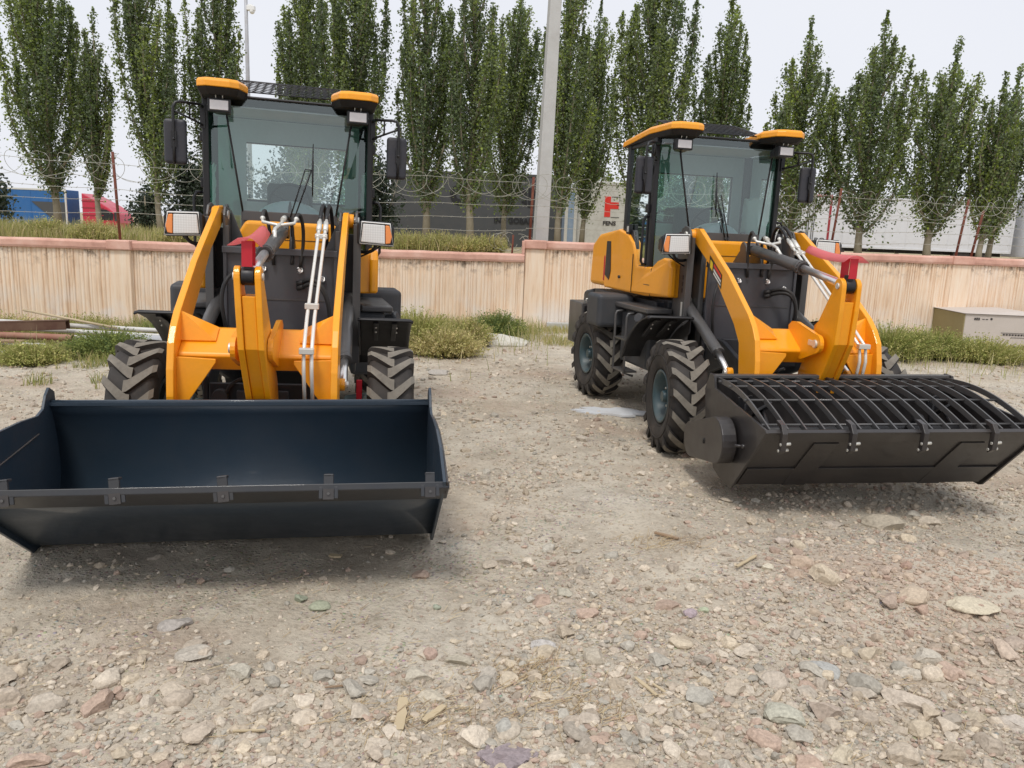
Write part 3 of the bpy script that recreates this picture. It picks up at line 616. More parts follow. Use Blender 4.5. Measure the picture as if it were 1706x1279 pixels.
def loader(label, x, y, t, art, rx, ry, bucket, wiper, isB):
    root = tag(empty('wheel_loader', (x, y, 0), (rx, ry, t)), label, 'wheel loader', 'orange compact wheel loaders')
    F = Matrix.Translation((0, PIV, 0)) @ Matrix.Rotation(art, 4, 'Z') @ Matrix.Translation((0, -PIV, 0)); I = Matrix.Identity(4)
    # ---------------- wheels, axles, chassis
    for s in (-1, 1):
        wheel(root, F, s*HW, 0, s, .1+.05*s); wheel(root, I, s*HW, 2.513, s, .23)
    b = MB(); b.cyl((-.68, 0, RW), (.68, 0, RW), .085, None, 16); b.sphere((.02, 0, RW), .21, 8, (1.0, .9, .95)); b.box(-.30, .30, -.11, .11, RW-.09, RW+.10); b.cyl((.02, -.26, RW), (.02, 0, RW), .07, .16, 14)
    for s in (-1, 1): b.cyl((s*.5, 0, RW), (s*.68, 0, RW), .12, .15, 16)
    b.build('front_axle', 'axle', root, F, .012)
    b = MB(); b.cyl((-.68, 2.513, RW), (.68, 2.513, RW), .085, None, 16); b.sphere((0, 2.513, RW), .2, 8)
    for s in (-1, 1): b.cyl((s*.5, 2.513, RW), (s*.68, 2.513, RW), .12, .15, 16)
    b.build('rear_axle', 'axle', root, I, .012)
    b = MB()   # front frame with curved cutout over the axle
    for s in (-1, 1):
        b.prism([(-.34, .62), (-.34, .78), (.2, .92), (.95, .95), (.95, .40), (.60, .38), (.42, .62), (.05, .74), (-.18, .64), (-.26, .50)], 'x', s*.36-.02, s*.36+.02)
    b.box(-.34, .34, .30, .34, .70, .93); b.box(-.34, .34, .90, .93, .42, .9); b.box(-.335, .335, -.36, -.32, .60, .74)
    b.build('front_frame', 'slate', root, F, .008)
    b = MB(); b.box(-.16, .16, -.40, -.34, .58, .70); b.cyl((-.26, -.42, .66), (-.26, -.30, .66), .05, None, 14); b.box(-.34, -.16, -.41, -.35, .60, .615)
    b.build('valve_block', 'plastic_grey', root, F, .006)
    b = MB(); b.tube(bez((-.42, -.3, .84), (-.3, -.42, .9), (-.25, -.36, .82), (-.16, -.4, .86)), .012, 6); b.tube(bez((-.22, -.4, .68), (-.2, -.46, .78), (-.1, -.4, .8), (0, -.2, .76)), .012, 6); b.build('brake_hose', 'hose', root, F)
    b = MB()   # rear frame
    b.box(-.38, .38, 1.42, 3.55, .62, 1.0); b.box(-.52, .52, 1.40, 2.2, .98, 1.16); b.box(-.30, .30, 1.0, 1.42, .5, .62); b.box(-.30, .30, 1.0, 1.42, .82, .94); b.cyl((0, PIV, .42), (0, PIV, 1.0), .06, None, 16)
    b.box(-.60, .60, 1.5, 3.3, 1.0, 1.15); b.build('rear_frame', 'slate', root, I, .01)
    # ---------------- front tower: side plates, panel, gussets
    for s in (-1, 1):
        for xo, prof, nm in ((.545, [(.74, .62), (.74, 1.80), (.79, 1.865), (.90, 1.885), (1.0, 1.86), (1.06, 1.78), (1.14, 1.1), (1.10, .62)], 'outer'),
                             (.425, [(.74, .62), (.74, 1.80), (.79, 1.86), (.88, 1.88), (.97, 1.84), (1.02, 1.74), (1.05, .62)], 'inner')):
            b = MB(); b.prism(prof, 'x', s*xo-.009, s*xo+.009)
            if nm == 'outer': b.box(s*xo-.02, s*xo+.04, .735, .752, .70, 1.78)
            else: b.box(min(s*xo, s*(xo-.035)), max(s*xo, s*(xo-.035)), .735, .752, .70, 1.72)
            tp = b.build('tower_plate', 'frame_grey', root, F, .004)
            if nm == 'outer':
                for zc in (1.70, 1.12): rbox('reflector', 'zinc', tp, None, *sorted((s*(xo+.0095), s*(xo+.014))), .82, .86, zc-.075, zc+.075, .002)
                for zc in (1.42, 1.36, 1.30): rbox('slot', 'black', tp, None, *sorted((s*(xo+.0095), s*(xo+.013))), .84, .875, zc-.02, zc+.02, .002)
        b = MB(); b.cyl((s*.41, .86, 1.80), (s*.565, .86, 1.80), .035, None, 18); b.build('pivot_pin', 'zinc', root, F, .003)
        b = MB(); b.box(s*.43, s*.54, .92, 1.0, 1.845, 1.86); b.box(min(s*.43, s*.54), max(s*.43, s*.54), .99, 1.02, .65, 1.7); b.build('tower_web', 'black', root, F, .004)
        # triangular side gusset behind the inner plate
        b = MB(); b.prism([(s*.415, 1.84), (s*.30, 1.56), (s*.415, 1.56)], 'y', .98, 1.0); b.build('tower_gusset', 'frame_grey', root, F, .003)
    b = MB(); b.box(-.41, .41, .62, .64, .72, 1.53); b.box(-.415, .415, .585, .66, 1.525, 1.575); b.box(-.41, -.385, .60, .62, .72, 1.53); b.box(.385, .41, .60, .62, .72, 1.53)
    b.build('front_panel', 'panel_grey', root, F, .005)
    b = MB(); b.box(-.36, .36, .614, .62, 1.19, 1.196); b.build('panel_seam', 'frame_grey', root, F)
    for px in (-.127, .138, .30):
        zz = 1.42 if px < .25 else 1.36
        b = MB(); b.tube([(px+.02*math.cos(a), .60+.012*math.sin(a*2), zz+.02*math.sin(a)) for a in np.linspace(-2.2, 2.6, 12)], .007, 6); b.cyl((px, .62, zz), (px, .585, zz), .012, None, 8); b.build('hose_clip', 'chrome', root, F)
    # ---------------- arms, crossbeam, gussets
    zlow = .10 if isB else 0
    def splay(s): return lambda p, q: 0
    AF = [(.70, 1.86), (-.08, 1.50), (-.56, 1.222), (-.66, 1.14), (-.73, 1.05), (-.77, .90), (-.785, .74), (-.74, .50), (-.64, .44), (-.52, .52), (-.47, .77), (-.425, .99), (-.29, 1.12), (0, 1.31), (.37, 1.555), (.80, 1.735)]
    AP = AF+arc((.84, 1.80), .065, -1.2, 1.9, 8)
    for s in (-1, 1):
        b = MB(); b.prism(AP, 'x', s*.468-.021, s*.468+.021, splay(s)); arm = b.build('boom_arm', 'orange', root, F, .006)
        b = MB(); b.cyl((s*.445, .84, 1.80), (s*.525, .84, 1.80), .055, None, 20); b.build('boss', 'orange', arm, None, .004); b = MB(); b.cyl((s*.47, -.30, .735), (s*.515, -.30, .735), .042, None, 16); b.build('boss', 'orange', arm, None, .004)
        b = MB(); b.cyl((s*.515, -.30, .735), (s*.54, -.30, .735), .024, None, 12); b.build('pin', 'zinc', arm, None, .003)
        if isB and s < 0:   # decal on the outer face of the arm
            d = MB(); nx = -.4905
            def quad(u0, u1, v0, v1, mt, lift, sh=0):   # u along the arm from the top, v across
                d.mat(mt); e = Vector((0, -.905, -.425)); c = Vector((0, .425, -.905)); o0 = Vector((0, .37, 1.66)); vs = []
                for u, v in ((u0, v0), (u1, v0), (u1, v1), (u0, v1)):
                    p = o0+e*(u+sh*v)+c*v; p.x = nx-lift; vs.append(p)
                d.add(vs, [(0, 1, 2, 3)])
            quad(0, .36, .02, .125, 'black', .001, .5); quad(.03, .10, .04, .10, 'yellow_tag', .002, .5); quad(.13, .34, .03, .055, 'decal_red', .002, .5)
            quad(.13, .34, .068, .085, 'decal_white', .002, .5); quad(.13, .34, .095, .11, 'decal_white', .002, .5); d.build('decal', None, arm)
        # upper and lower gusset plates, in line with the beam front
        b = MB(); b.add([(s*.452, -.535, 1.217), (s*.25, -.443, 1.109), (s*.25, -.56, 1.042), (s*.452, -.565, 1.042)], [(0, 1, 2, 3)]); b.build('gusset', 'orange', root, F, 0, .018)
        b = MB(); b.prism([(s*.449, .965), (s*.225, .955), (s*.225, .935), (s*.435, .62), (s*.449, .62)], 'y', -.70, -.68); b.build('gusset', 'orange', root, F, .003)
    b = MB(); b.prism([(-.41, 1.108), (-.44, 1.106), (-.655, .985), (-.662, .965), (-.60, .875), (-.38, .875), (-.34, .95), (-.345, 1.09)], 'x', -.448, .448); b.build('crossbeam', 'orange', root, F, .008, seg=3)
    for xb in (-.087, .119):    # ears on the beam that carry the lever
        b = MB(); b.prism([(-.42, 1.14), (-.47, 1.175), (-.55, 1.180), (-.88, 1.12)]+arc((-.885, 1.055), .066, 1.45, 4.2, 8)+[(-.68, .915), (-.45, .90)], 'x', xb-.014, xb+.014); br = b.build('lever_bracket', 'orange', root, F, .004)
        if xb < 0:
            b = MB(); b.cyl((xb-.03, -.885, 1.055), (xb-.014, -.885, 1.055), .030, None, 18); b.box(xb-.024, xb-.0145, -.89, -.78, 1.035, 1.075); b.build('pin_plate', 'zinc', br, None, .003)
    # ---------------- bell crank lever
    LP = arc((-1.02, 1.478), .056, math.pi*1.02, -.05, 12)
    LV = [(-1.066, 1.31), (-1.035, 1.07), (-.93, .89), (-.84, .74), (-.79, .55), (-.62, .52), (-.50, .66), (-.52, .80), (-.65, 1.0), (-.76, 1.19), (-.87, 1.34)]
    cx = .016
    def lcv(p, q): return .03*(1.5-q)
    for s in (-1, 1):
        b = MB(); b.prism(LV[::-1][0:11]+[(-1.076, 1.47)]+LP[1:-1]+[(-.963, 1.47)], 'x', cx+s*.055-.017, cx+s*.055+.017, lcv); lv = b.build('lever', 'orange', root, F, .006, seg=3)
        b = MB(); b.cyl((cx+s*.07, -1.02, 1.478), (cx+s*.082, -1.02, 1.478), .022, None, 16); b.build('pin_head', 'zinc', lv, None, .003)
    b = MB(); b.prism([(-1.055, 1.37), (-1.045, 1.30), (-1.015, 1.07), (-.91, .89), (-.82, .74), (-.77, .55), (-.64, .54), (-.52, .68), (-.56, .82), (-.68, 1.0), (-.80, 1.2), (-.90, 1.37)], 'x', cx-.036, cx+.036, lcv); b.build('lever_web', 'orange', root, F, .004)
    # ---------------- cylinders
    e0, e1, g1, r1 = Vector((.008, .74, 1.700)), Vector((.008, .62, 1.688)), Vector((.010, -.34, 1.572)), Vector((cx, -1.0, 1.480))
    b = MB(); b.cyl(e1, g1, .047, None, 28); b.cyl((-.03, .74, 1.70), (.046, .74, 1.70), .055, None, 20); b.box(-.018, .034, .60, .74, 1.66, 1.73)
    d = (g1-e1).normalized(); b.cyl(g1-d*.075, g1-d*.02, .056, None, 28); b.cyl(g1-d*.02, g1, .050, None, 24)
    for k in range(12):
        a = k*math.pi/6; q = g1-d*.012+Vector((math.cos(a)*.052, 0, math.sin(a)*.052)); b.sphere(q, .007, 4)
    tc_ = b.build('tilt_cylinder', 'frame_grey', root, F, .003)
    b = MB(); b.cyl(g1, r1, .028, None, 24); b.build('rod', 'chrome', tc_)
    b = MB(); b.cyl((cx-.034, -1.02, 1.478), (cx+.034, -1.02, 1.478), .050, None, 24); b.box(cx-.02, cx+.02, -1.05, -.99, 1.51, 1.555); b.build('rod_eye', 'black', tc_, None, .004)
    for s in (-1, 1):   # ears that hold the rear of the tilt cylinder
        b = MB(); b.prism([(.60, 1.57), (.66, 1.72)]+arc((.74, 1.70), .06, 2.4, -.3, 8)+[(.95, 1.57)], 'x', .008+s*.062-.010, .008+s*.062+.010); b.build('cylinder_ear', 'frame_grey', root, F, .004)
    for s in (-1, 1):
        a0 = Vector((s*.487, .93, 1.19)); a1 = Vector((s*.500, -.02, .87)); a2 = Vector((s*.505, -.30, .735)); b = MB(); b.cyl(a0, a1, .048, None, 24); b.cyl(a1, a1+(a2-a1)*.12, .052, None, 24); b.cyl((s*.44, .93, 1.19), (s*.54, .93, 1.19), .05, None, 16)
        lc = b.build('lift_cylinder', 'frame_grey', root, F, .004)
        b = MB(); b.cyl(a1, a2, .026, None, 20); b.build('rod', 'chrome', lc)
        b = MB(); b.tube([a0+Vector((0, -.05, -.075)), a1+Vector((0, .02, -.068))], .009, 8); b.build('feed_pipe', 'zinc', lc)
    # ---------------- hydraulic pipes, fittings and hoses
    for i, dx in enumerate((0, .046)):
        pth = [(.285+dx, .60, 1.80), (.285+dx, .50, 1.74), (.285+dx, -.50, 1.20), (.290+dx, -.78, 1.03), (.292+dx, -.80, .92), (.295+dx, -.74, .66)]
        b = MB(); b.tube(pth, .0115, 10); b.cyl((.285+dx, .56, 1.78), (.285+dx, .46, 1.72), .019, None, 8); b.cyl((.285+dx, .41, 1.695), (.285+dx, .36, 1.67), .018, None, 8); b.build('steel_pipe', 'steel_white', root, F)
        b = MB(); b.tube(bez((.285+dx, .60, 1.80), (.285+dx, .78, 1.93), (.30+dx, .92, 1.98), (.31+dx, 1.0, 1.70))+[Vector((.31+dx, 1.02, 1.5))], .015, 8); b.build('hose', 'hose', root, F)
    for (py_, pz_) in ((-.80, 1.035), (-.42, 1.262), (.385, 1.682)): rbox('pipe_clamp', 'zinc', root, F, .265, .352, py_-.022, py_+.022, pz_-.018, pz_+.018, .004)
    b = MB(); b.tube([(.02, .10, 1.655), (.01, .18, 1.72), (.03, .40, 1.76), (.035, .47, 1.79)], .013, 8); b.tube([(-.10, .40, 1.79), (-.095, .36, 1.765), (.02, .34, 1.745), (.12, .38, 1.765), (.13, .42, 1.795)], .012, 8)
    b.cyl((.035, .44, 1.785), (.04, .51, 1.80), .02, None, 8)
    for q in ((-.10, .40, 1.79), (.13, .42, 1.795), (.02, .34, 1.745), (.01, .16, 1.70)): b.sphere(q, .018, 5)
    b.build('pipe_fitting', 'zinc', root, F)
    for (a, c, d_, e_) in (((-.10, .40, 1.79), (-.10, .46, 1.90), (-.09, .60, 1.86), (-.05, .60, 1.45)), ((.13, .42, 1.795), (.14, .50, 1.90), (.20, .60, 1.75), (.14, .60, 1.44)), ((.05, .50, 1.80), (.06, .70, 1.83), (.10, .66, 1.70), (.08, .60, 1.46))):
        b = MB(); b.tube(bez(a, c, d_, e_), .0135, 8); b.build('hose', 'hose', root, F)
    b = MB(); b.tube(bez((-.30, .58, 1.40), (-.44, .40, 1.34), (-.40, .45, 1.1), (-.35, .50, .86)), .014, 8); b.build('hose', 'hose', root, F)
    for dz in (0, .035):
        b = MB(); b.tube(bez((.16, .59, 1.33-dz), (.30, .36, 1.44-dz), (.40, .45, 1.25), (.36, .48, .90)), .016, 8); b.cyl((.12, .60, 1.32-dz), (.17, .58, 1.335-dz), .02, None, 8); b.build('hose', 'hose', root, F)
    # ---------------- pink guard sheet with red tabs over the rod
    b = MB(); n = 12; rows = []
    for k in range(n+1):
        f = k/n; yy = -.42-.68*f; zz = 1.745-.055*f-.02*math.sin(f*3); w0 = .045+.028*f+(.02 if k == n else 0); rows.append([(.012-w0, yy, zz-.045), (.012-w0*.4, yy, zz-.004), (.012, yy, zz+.003), (.012+w0*.4, yy, zz-.004), (.012+w0, yy, zz-.045)])
    b.sheet(rows); gs = b.build('guard_sheet', 'pink_sheet', root, F, 0, .0015)
    for yy in (-.95, -1.065):
        b = MB(); 
        b.box(cx-.028, cx+.028, yy-.003, yy+.003, 1.532, 1.668); b.build('tab', 'red_plastic', gs)
    # ---------------- fenders
    for s in (-1, 1):
        prof = [(.395, 1.085), (.42, 1.097), (.55, 1.078), (.70, 1.035), (.84, .975), (1.0, .89), (1.12, .805), (1.20, .72), (1.27, .62)]
        rows = [[(s*.575, p, q-.004), (s*.60, p, q), (s*.955, p, q), (s*.985, p, q-.022 if i > 1 else q-.012)] for i, (p, q) in enumerate(prof)]
        b = MB(); b.sheet(rows, smooth=True); fd = b.build('fender', 'black', root, F, 0, .012)
        b = MB(); b.prism([(.45, .95), (.45, 1.07), (.80, .95), (1.05, .80), (1.0, .72)], 'x', s*.585-.006, s*.585+.006)
        for xx in (.69, .83): b.prism([(.52, 1.066), (.70, 1.015), (1.0, .868), (.99, .845), (.69, .99), (.51, 1.045)], 'x', s*(xx+.02)-.02, s*(xx+.02)+.02)
        b.build('fender_stay', 'black', fd, None, .004)
        for xx in (.69, .85):
            for zz in (.62, .66): b = MB(); b.sphere((s*(xx+.02), zz+.02, 1.64-zz*1.03), .008, 4); b.build('bolt', 'zinc', fd)
    b = MB(); b.box(.585, .625, -.10, -.09, .50, .73); b.build('marker_plate', 'red_plastic', root, F, .004)
    # ---------------- headlights
    for s in (-1, 1):
        b = MB(); o_, i_ = s*.835, s*.555; fr = [(o_, .66, 1.655), (o_-s*.015, .66, 1.62), (i_, .66, 1.635), (i_, .66, 1.79), (i_+s*.03, .66, 1.815), (o_-s*.03, .66, 1.81), (o_, .66, 1.77)]
        bk = [(p[0]*.97 if abs(p[0]) > .7 else p[0]*1.02, .86, 1.72+(p[2]-1.72)*.72) for p in fr]; nn = len(fr)
        b.add(fr+bk, [tuple(range(nn)), tuple(range(2*nn-1, nn-1, -1))]+[(i, nn+i, nn+(i+1) % nn, (i+1) % nn) for i in range(nn)]); hl = b.build('headlight', 'black', root, F, .012, seg=3)
        b = MB(); b.prism([(s*.766, 1.643), (s*.585, 1.652), (s*.598, 1.790), (s*.762, 1.785)], 'y', .648, .662); b.build('lens', 'lens', hl, None, .006)
        b = MB(); b.prism([(s*.770, 1.643), (s*.806, 1.650), (s*.818, 1.70), (s*.796, 1.783), (s*.766, 1.785)], 'y', .648, .662); b.build('indicator', 'lamp_orange', hl, None, .006)
        b = MB(); fr2 = [(s*.83, 1.632), (s*.575, 1.640), (s*.590, 1.803), (s*.80, 1.797)]; b.tube([(q[0], .655, q[1]) for q in fr2], .006, 6, False, True); b.build('bezel', 'lamp_white', hl)
        b = MB(); b.tube(bez((s*.70, .74, 1.64), (s*.69, .74, 1.57), (s*.62, .78, 1.56), (s*.55, .82, 1.58), 10), .014, 8); b.tube(bez((s*.74, .78, 1.64), (s*.72, .80, 1.60), (s*.62, .84, 1.55), (s*.55, .86, 1.52), 10), .007, 6); b.build('bracket', 'black', hl)
    # ---------------- bodywork of the rear half
    sidep = [(1.02, 1.225), (1.02, 1.50), (1.06, 1.575), (1.20, 1.585), (1.34, 1.55), (1.46, 1.485), (1.80, 1.485), (1.86, 1.60), (1.92, 1.72), (2.05, 1.80), (2.30, 1.85), (2.58, 1.80), (2.66, 1.72), (2.66, 1.21), (2.0, 1.20), (1.6, 1.195)]
    for s in (-1, 1):
        b = MB(); b.prism(sidep, 'x', s*.665-.035, s*.665+.035, lambda p, q, s=s: s*.035*sstep(1.4, 2.4, p)-s*.03*sstep(1.42, 1.30, q)*0); sp = b.build('side_panel', 'orange', root, I, .022, seg=3)
        rbox('panel_seam', 'black', sp, None, s*.7005-.004, s*.7005+.004, 1.445, 1.452, 1.205, 1.475, .001); rbox('panel_seam', 'black', sp, None, s*.722-.004, s*.722+.004, 1.88, 1.885, 1.21, 1.60, .001)
        b = MB(); b.prism([(1.452, 1.315), (1.95, 1.315), (1.95, 1.309), (1.452, 1.309)], 'x', s*.711-.002, s*.711+.002); b.build('panel_crease', 'black', sp)
        b = MB(); b.cyl((s*.70, 2.2, 1.35), (s*.745, 2.2, 1.35), .016, None, 10); b.build('door_bolt', 'black', sp)
        b = MB(); b.prism([(2.50, 1.30), (2.46, 1.40), (2.50, 1.72), (2.61, 1.72), (2.63, 1.35)], 'x', s*.735-.004, s*.735+.004); b.build('vent_grille', 'black', sp, None, .002)
        b = MB(); b.box(s*.70-.03, s*.70+.03, 2.665, 2.71, 1.28, 1.56); b.build('tail_light', 'red_plastic', sp, None, .012)
        # lower pale front corner of the body below the cab
        b = MB(); b.box(min(s*.30, s*.66), max(s*.30, s*.66), 1.06, 1.10, 1.22, 1.55); b.build('front_skirt', 'orange', root, I, .012)
    b = MB(); b.prism([(2.06, 1.20), (2.06, 1.78), (2.6, 1.86), (3.2, 1.80), (3.42, 1.68), (3.46, 1.20)], 'x', -.62, .62); b.build('hood', 'orange', root, I, .05, seg=3)
    b = MB(); b.prism([(-.44, 1.60), (-.34, 1.765), (.36, 1.765), (.44, 1.60), (.30, 1.50), (-.30, 1.50)], 'y', 1.18, 1.30); b.build('cowl', 'orange', root, I, .03, seg=3)
    b = MB(); b.prism([(-.25, 1.625), (.35, 1.625), (.35, 1.620), (-.25, 1.620)], 'y', 1.177, 1.181); b.build('cowl_seam', 'black', root, I)
    # side glass cab floor, black belt under the windscreen
    b = MB(); b.prism([(-.66, 1.585), (-.37, 1.365), (.37, 1.365), (.66, 1.585), (.66, 2.26), (-.66, 2.26)], 'z', 1.40, 1.47); b.build('cab_floor', 'matt_black', root, I)
    b = MB(); b.prism([(-.385, 1.36), (.385, 1.36), (.385, 1.40), (-.385, 1.40)], 'z', 1.44, 1.835); b.box(-.37, .37, 1.352, 1.362, 1.76, 1.84); b.build('belt_panel', 'frame_grey', root, I, .004)
    # ---------------- cab frame
    def bar(b, p, q, w_=.045, d_=.045): b.tube([p, q], w_*.6, 4, True)
    b = MB(); z0, z1 = 1.46, 2.72
    for s in (-1, 1):
        b.box(s*.665-.024, s*.665+.024, 1.56, 1.62, z0, z1); b.box(s*.665-.03, s*.665+.03, 2.20, 2.27, 1.75, z1)
        b.prism([(1.80, 1.46), (1.84, 1.46), (2.0, 1.76), (2.22, 1.80), (2.22, 1.86), (1.97, 1.84)], 'x', s*.68-.018, s*.68+.018)
        b.box(s*.665-.02, s*.665+.02, 1.59, 2.25, 2.665, 2.72); b.box(s*.68-.015, s*.68+.015, 1.60, 1.84, 1.455, 1.49)
        b.box(s*.69-.01, s*.69+.01, 1.625, 1.655, 1.50, 2.66)
        b.prism([(s*.66, 1.60), (s*.37, 1.37), (s*.36, 1.385), (s*.64, 1.62)], 'z', 1.455, 1.485)
        b.prism([(s*.66, 1.60), (s*.505, 1.452), (s*.495, 1.467), (s*.64, 1.62)], 'z', 2.700, 2.724)
    b.box(-.66, .66, 2.21, 2.25, 1.76, 1.95); b.box(-.66, .66, 2.2, 2.25, 2.44, 2.72); b.box(-.66, -.38, 2.21, 2.25, 1.9, 2.5); b.box(.50, .66, 2.21, 2.25, 1.9, 2.5)
    b.build('cab_frame', 'black', root, I, .008)
    b = MB(); b.box(-.64, .64, 1.48, 2.2, 2.655, 2.665); b.box(-.62, .62, 2.19, 2.197, 2.45, 2.65); b.box(-.62, -.38, 2.19, 2.197, 1.78, 2.45); b.box(.50, .62, 2.19, 2.197, 1.78, 2.45); b.box(-.5, .5, 2.19, 2.197, 1.78, 1.93)
    b.build('cab_lining', 'cab_lining', root, I)
    # roof: black tray, two orange caps, mesh rack
    b = MB(); b.prism([(-.60, 1.52), (-.46, 1.435), (.46, 1.435), (.60, 1.52), (.66, 2.32), (-.66, 2.32)], 'z', 2.726, 2.746); b.build('roof_tray', 'black', root, I, .01)
    for s in (-1, 1):
        pl = [(s*.325, 1.40), (s*.38, 1.21), (s*.45, 1.175), (s*.63, 1.175), (s*.695, 1.24), (s*.715, 1.7), (s*.72, 2.36), (s*.62, 2.38), (s*.40, 2.36)]
        b = MB(); n = len(pl); ztop = [2.79 if q < 2 else 2.725 for p, q in pl]; zm = [z+.03 for z in ztop]
        ct = (sum(p for p, q in pl)/n, sum(q for p, q in pl)/n)
        lo = [(p, q, zt-.030) for (p, q), zt in zip(pl, ztop)]; mi = [(p, q, zt+.014) for (p, q), zt in zip(pl, ztop)]; hi = [(ct[0]+(p-ct[0])*.90, ct[1]+(q-ct[1])*.965, zt+.036) for (p, q), zt in zip(pl, ztop)]
        b.add(lo+mi+hi, [tuple(range(n))]+[(r*n+i, r*n+(i+1) % n, (r+1)*n+(i+1) % n, (r+1)*n+i) for r in (0, 1) for i in range(n)]+[(2*n+i, 2*n+(i+1) % n, 2*n+n-1) for i in range(n-2)]); b.build('roof_cap', 'orange', root, I, .007, seg=3)
        b = MB(); ct2 = (s*.53, 1.75)
        q1 = [(p, q, zt-.034) for (p, q), zt in zip(pl, ztop)]; q2 = [(ct2[0]+(p-ct2[0])*.86, ct2[1]+(q-ct2[1])*.86, 2.712) for (p, q), zt in zip(pl, ztop)]
        b.add(q1+q2, [tuple(range(n)), tuple(range(2*n-1, n-1, -1))]+[(i, (i+1) % n, n+(i+1) % n, n+i) for i in range(n)]); b.build('roof_soffit', 'matt_black', root, I, .006)
        # work lamp under the cap
        wx = s*.535; b = MB(); b.box(wx-.085, wx+.085, 1.27, 1.34, 2.585, 2.685); b.add([(wx-.085, 1.34, 2.59), (wx+.085, 1.34, 2.59), (wx+.085, 1.34, 2.68), (wx-.085, 1.34, 2.68), (wx-s*.03-.05, 1.43, 2.58), (wx-s*.03+.05, 1.43, 2.58), (wx-s*.03+.05, 1.43, 2.64), (wx-s*.03-.05, 1.43, 2.64)], [(0, 1, 5, 4), (1, 2, 6, 5), (2, 3, 7, 6), (3, 0, 4, 7), (4, 5, 6, 7)])
        wl = b.build('work_lamp', 'black', root, I, .006)
        b = MB(); b.box(wx-.068, wx+.068, 1.262, 1.272, 2.600, 2.672); b.build('lens', 'lamp_face', wl, None, .003)
        b = MB(); b.tube([(wx-.025, 1.30, 2.685), (wx-.025, 1.29, 2.72)], .005, 6); b.tube([(wx+.025, 1.30, 2.685), (wx+.025, 1.29, 2.72)], .005, 6); b.build('bracket', 'zinc', wl)
        # door handle rail and grab rail
        b = MB(); b.tube([(s*.70, 1.60, 1.97), (s*.745, 1.58, 1.97), (s*.765, 1.575, 1.93), (s*.765, 1.575, 1.54), (s*.745, 1.58, 1.51), (s*.70, 1.60, 1.51)], .0125, 8); b.build('grab_rail', 'black', root, I)
        b = MB(); b.box(s*.70-.02, s*.70+.02, 2.03, 2.12, 1.80, 1.90); b.mat('zinc'); b.box(s*.722-.004, s*.722+.004, 2.05, 2.09, 1.82, 1.88); b.mats = ['black', 'zinc']; b.m = [0]*6+[1]*6; b.build('door_latch', None, root, I, .006)
        for zz in (2.42, 2.05): rbox('door_hinge', 'black', root, I, s*.70-.015, s*.70+.015, 1.60, 1.67, zz-.04, zz+.04, .006)
        # mirror
        mx_ = s*.872
        b = MB(); b.box(mx_-.085, mx_+.085, 1.36, 1.42, 2.17, 2.515); mr = b.build('mirror', 'mirror_shell', root, I, .028, seg=4)
        b = MB(); b.box(mx_-.072, mx_+.072, 1.419, 1.424, 2.19, 2.50); b.build('mirror_glass', 'chrome', mr, None, .02)
        b = MB(); b.tube([(s*.68, 1.56, 2.645), (s*.70, 1.45, 2.65), (s*.83, 1.35, 2.645), (s*.862, 1.34, 2.635), (s*.878, 1.335, 2.60), (s*.88, 1.34, 2.50), (s*.88, 1.345, 2.30), (s*.88, 1.35, 2.17)], .0115, 8); b.tube([(s*.68, 1.56, 2.50), (s*.72, 1.45, 2.515), (s*.875, 1.338, 2.575)], .009, 8); b.tube([(s*.765, 1.40, 2.648), (s*.765, 1.41, 2.535)], .008, 6)
        b.box(s*.88-.02, s*.88+.02, 1.34, 1.37, 2.30, 2.42); b.sphere((s*.88, 1.335, 2.36), .012, 5); b.box(s*.685-.02, s*.685+.02, 1.545, 1.58, 2.48, 2.67); b.build('mirror_arm', 'black', mr)
        # windows
        b = MB(); b.add([(s*.655, 1.59, 1.49), (s*.365, 1.372, 1.49), (s*.365, 1.372, 1.845), (s*.512, 1.462, 2.715), (s*.655, 1.59, 2.715)], [(0, 1, 2, 3, 4)]); b.build('corner_window', 'glass_green', root, I)
        b = MB(); b.tube([(s*.372, 1.364, 1.83), (s*.514, 1.456, 2.72)], .009, 6); b.build('window_seal', 'matt_black', root, I)
        b = MB(); b.add([(s*.672, 1.65, 1.50), (s*.672, 1.82, 1.50), (s*.672, 1.98, 1.82), (s*.672, 2.20, 1.85), (s*.672, 2.20, 2.66), (s*.672, 1.65, 2.66)], [(0, 1, 2, 3, 4, 5)]); b.build('door_window', 'glass_green', root, I)
        b = MB(); b.sheet([[(s*.655, 1.68+.5*i/8, 1.86+.36*j/8+.0) for j in range(9)] for i in range(9)]); 
        for k_, v_ in enumerate(b.v): b.v[k_] = (v_[0]-s*.02*random.random(), v_[1], v_[2]+.02*math.sin(v_[1]*30))
        b.build('film_sheet', 'sheer_film', root, I)
    b = MB(); b.add([(-.365, 1.362, 1.84), (.365, 1.362, 1.84), (.512, 1.458, 2.728), (-.512, 1.458, 2.728)], [(0, 1, 2, 3)]); b.build('windscreen', 'glass', root, I)
    b = MB(); b.add([(-.38, 2.215, 1.94), (.5, 2.215, 1.94), (.5, 2.215, 2.45), (-.38, 2.215, 2.45)], [(0, 1, 2, 3)]); b.build('rear_window', 'glass', root, I)
    b = MB(); b.tube([(-.44, 1.50, 2.785), (.44, 1.50, 2.785)], .006, 6); b.tube([(-.44, 2.15, 2.965), (.44, 2.15, 2.965)], .007, 6); b.tube([(-.44, 1.50, 2.785), (-.44, 2.15, 2.965)], .007, 6); b.tube([(.44, 1.50, 2.785), (.44, 2.15, 2.965)], .007, 6)
    for i in range(1, 7): yy = 1.5+.65*i/7; b.tube([(-.44, yy, 2.785+.18*i/7), (.44, yy, 2.785+.18*i/7)], .0035, 4, False)
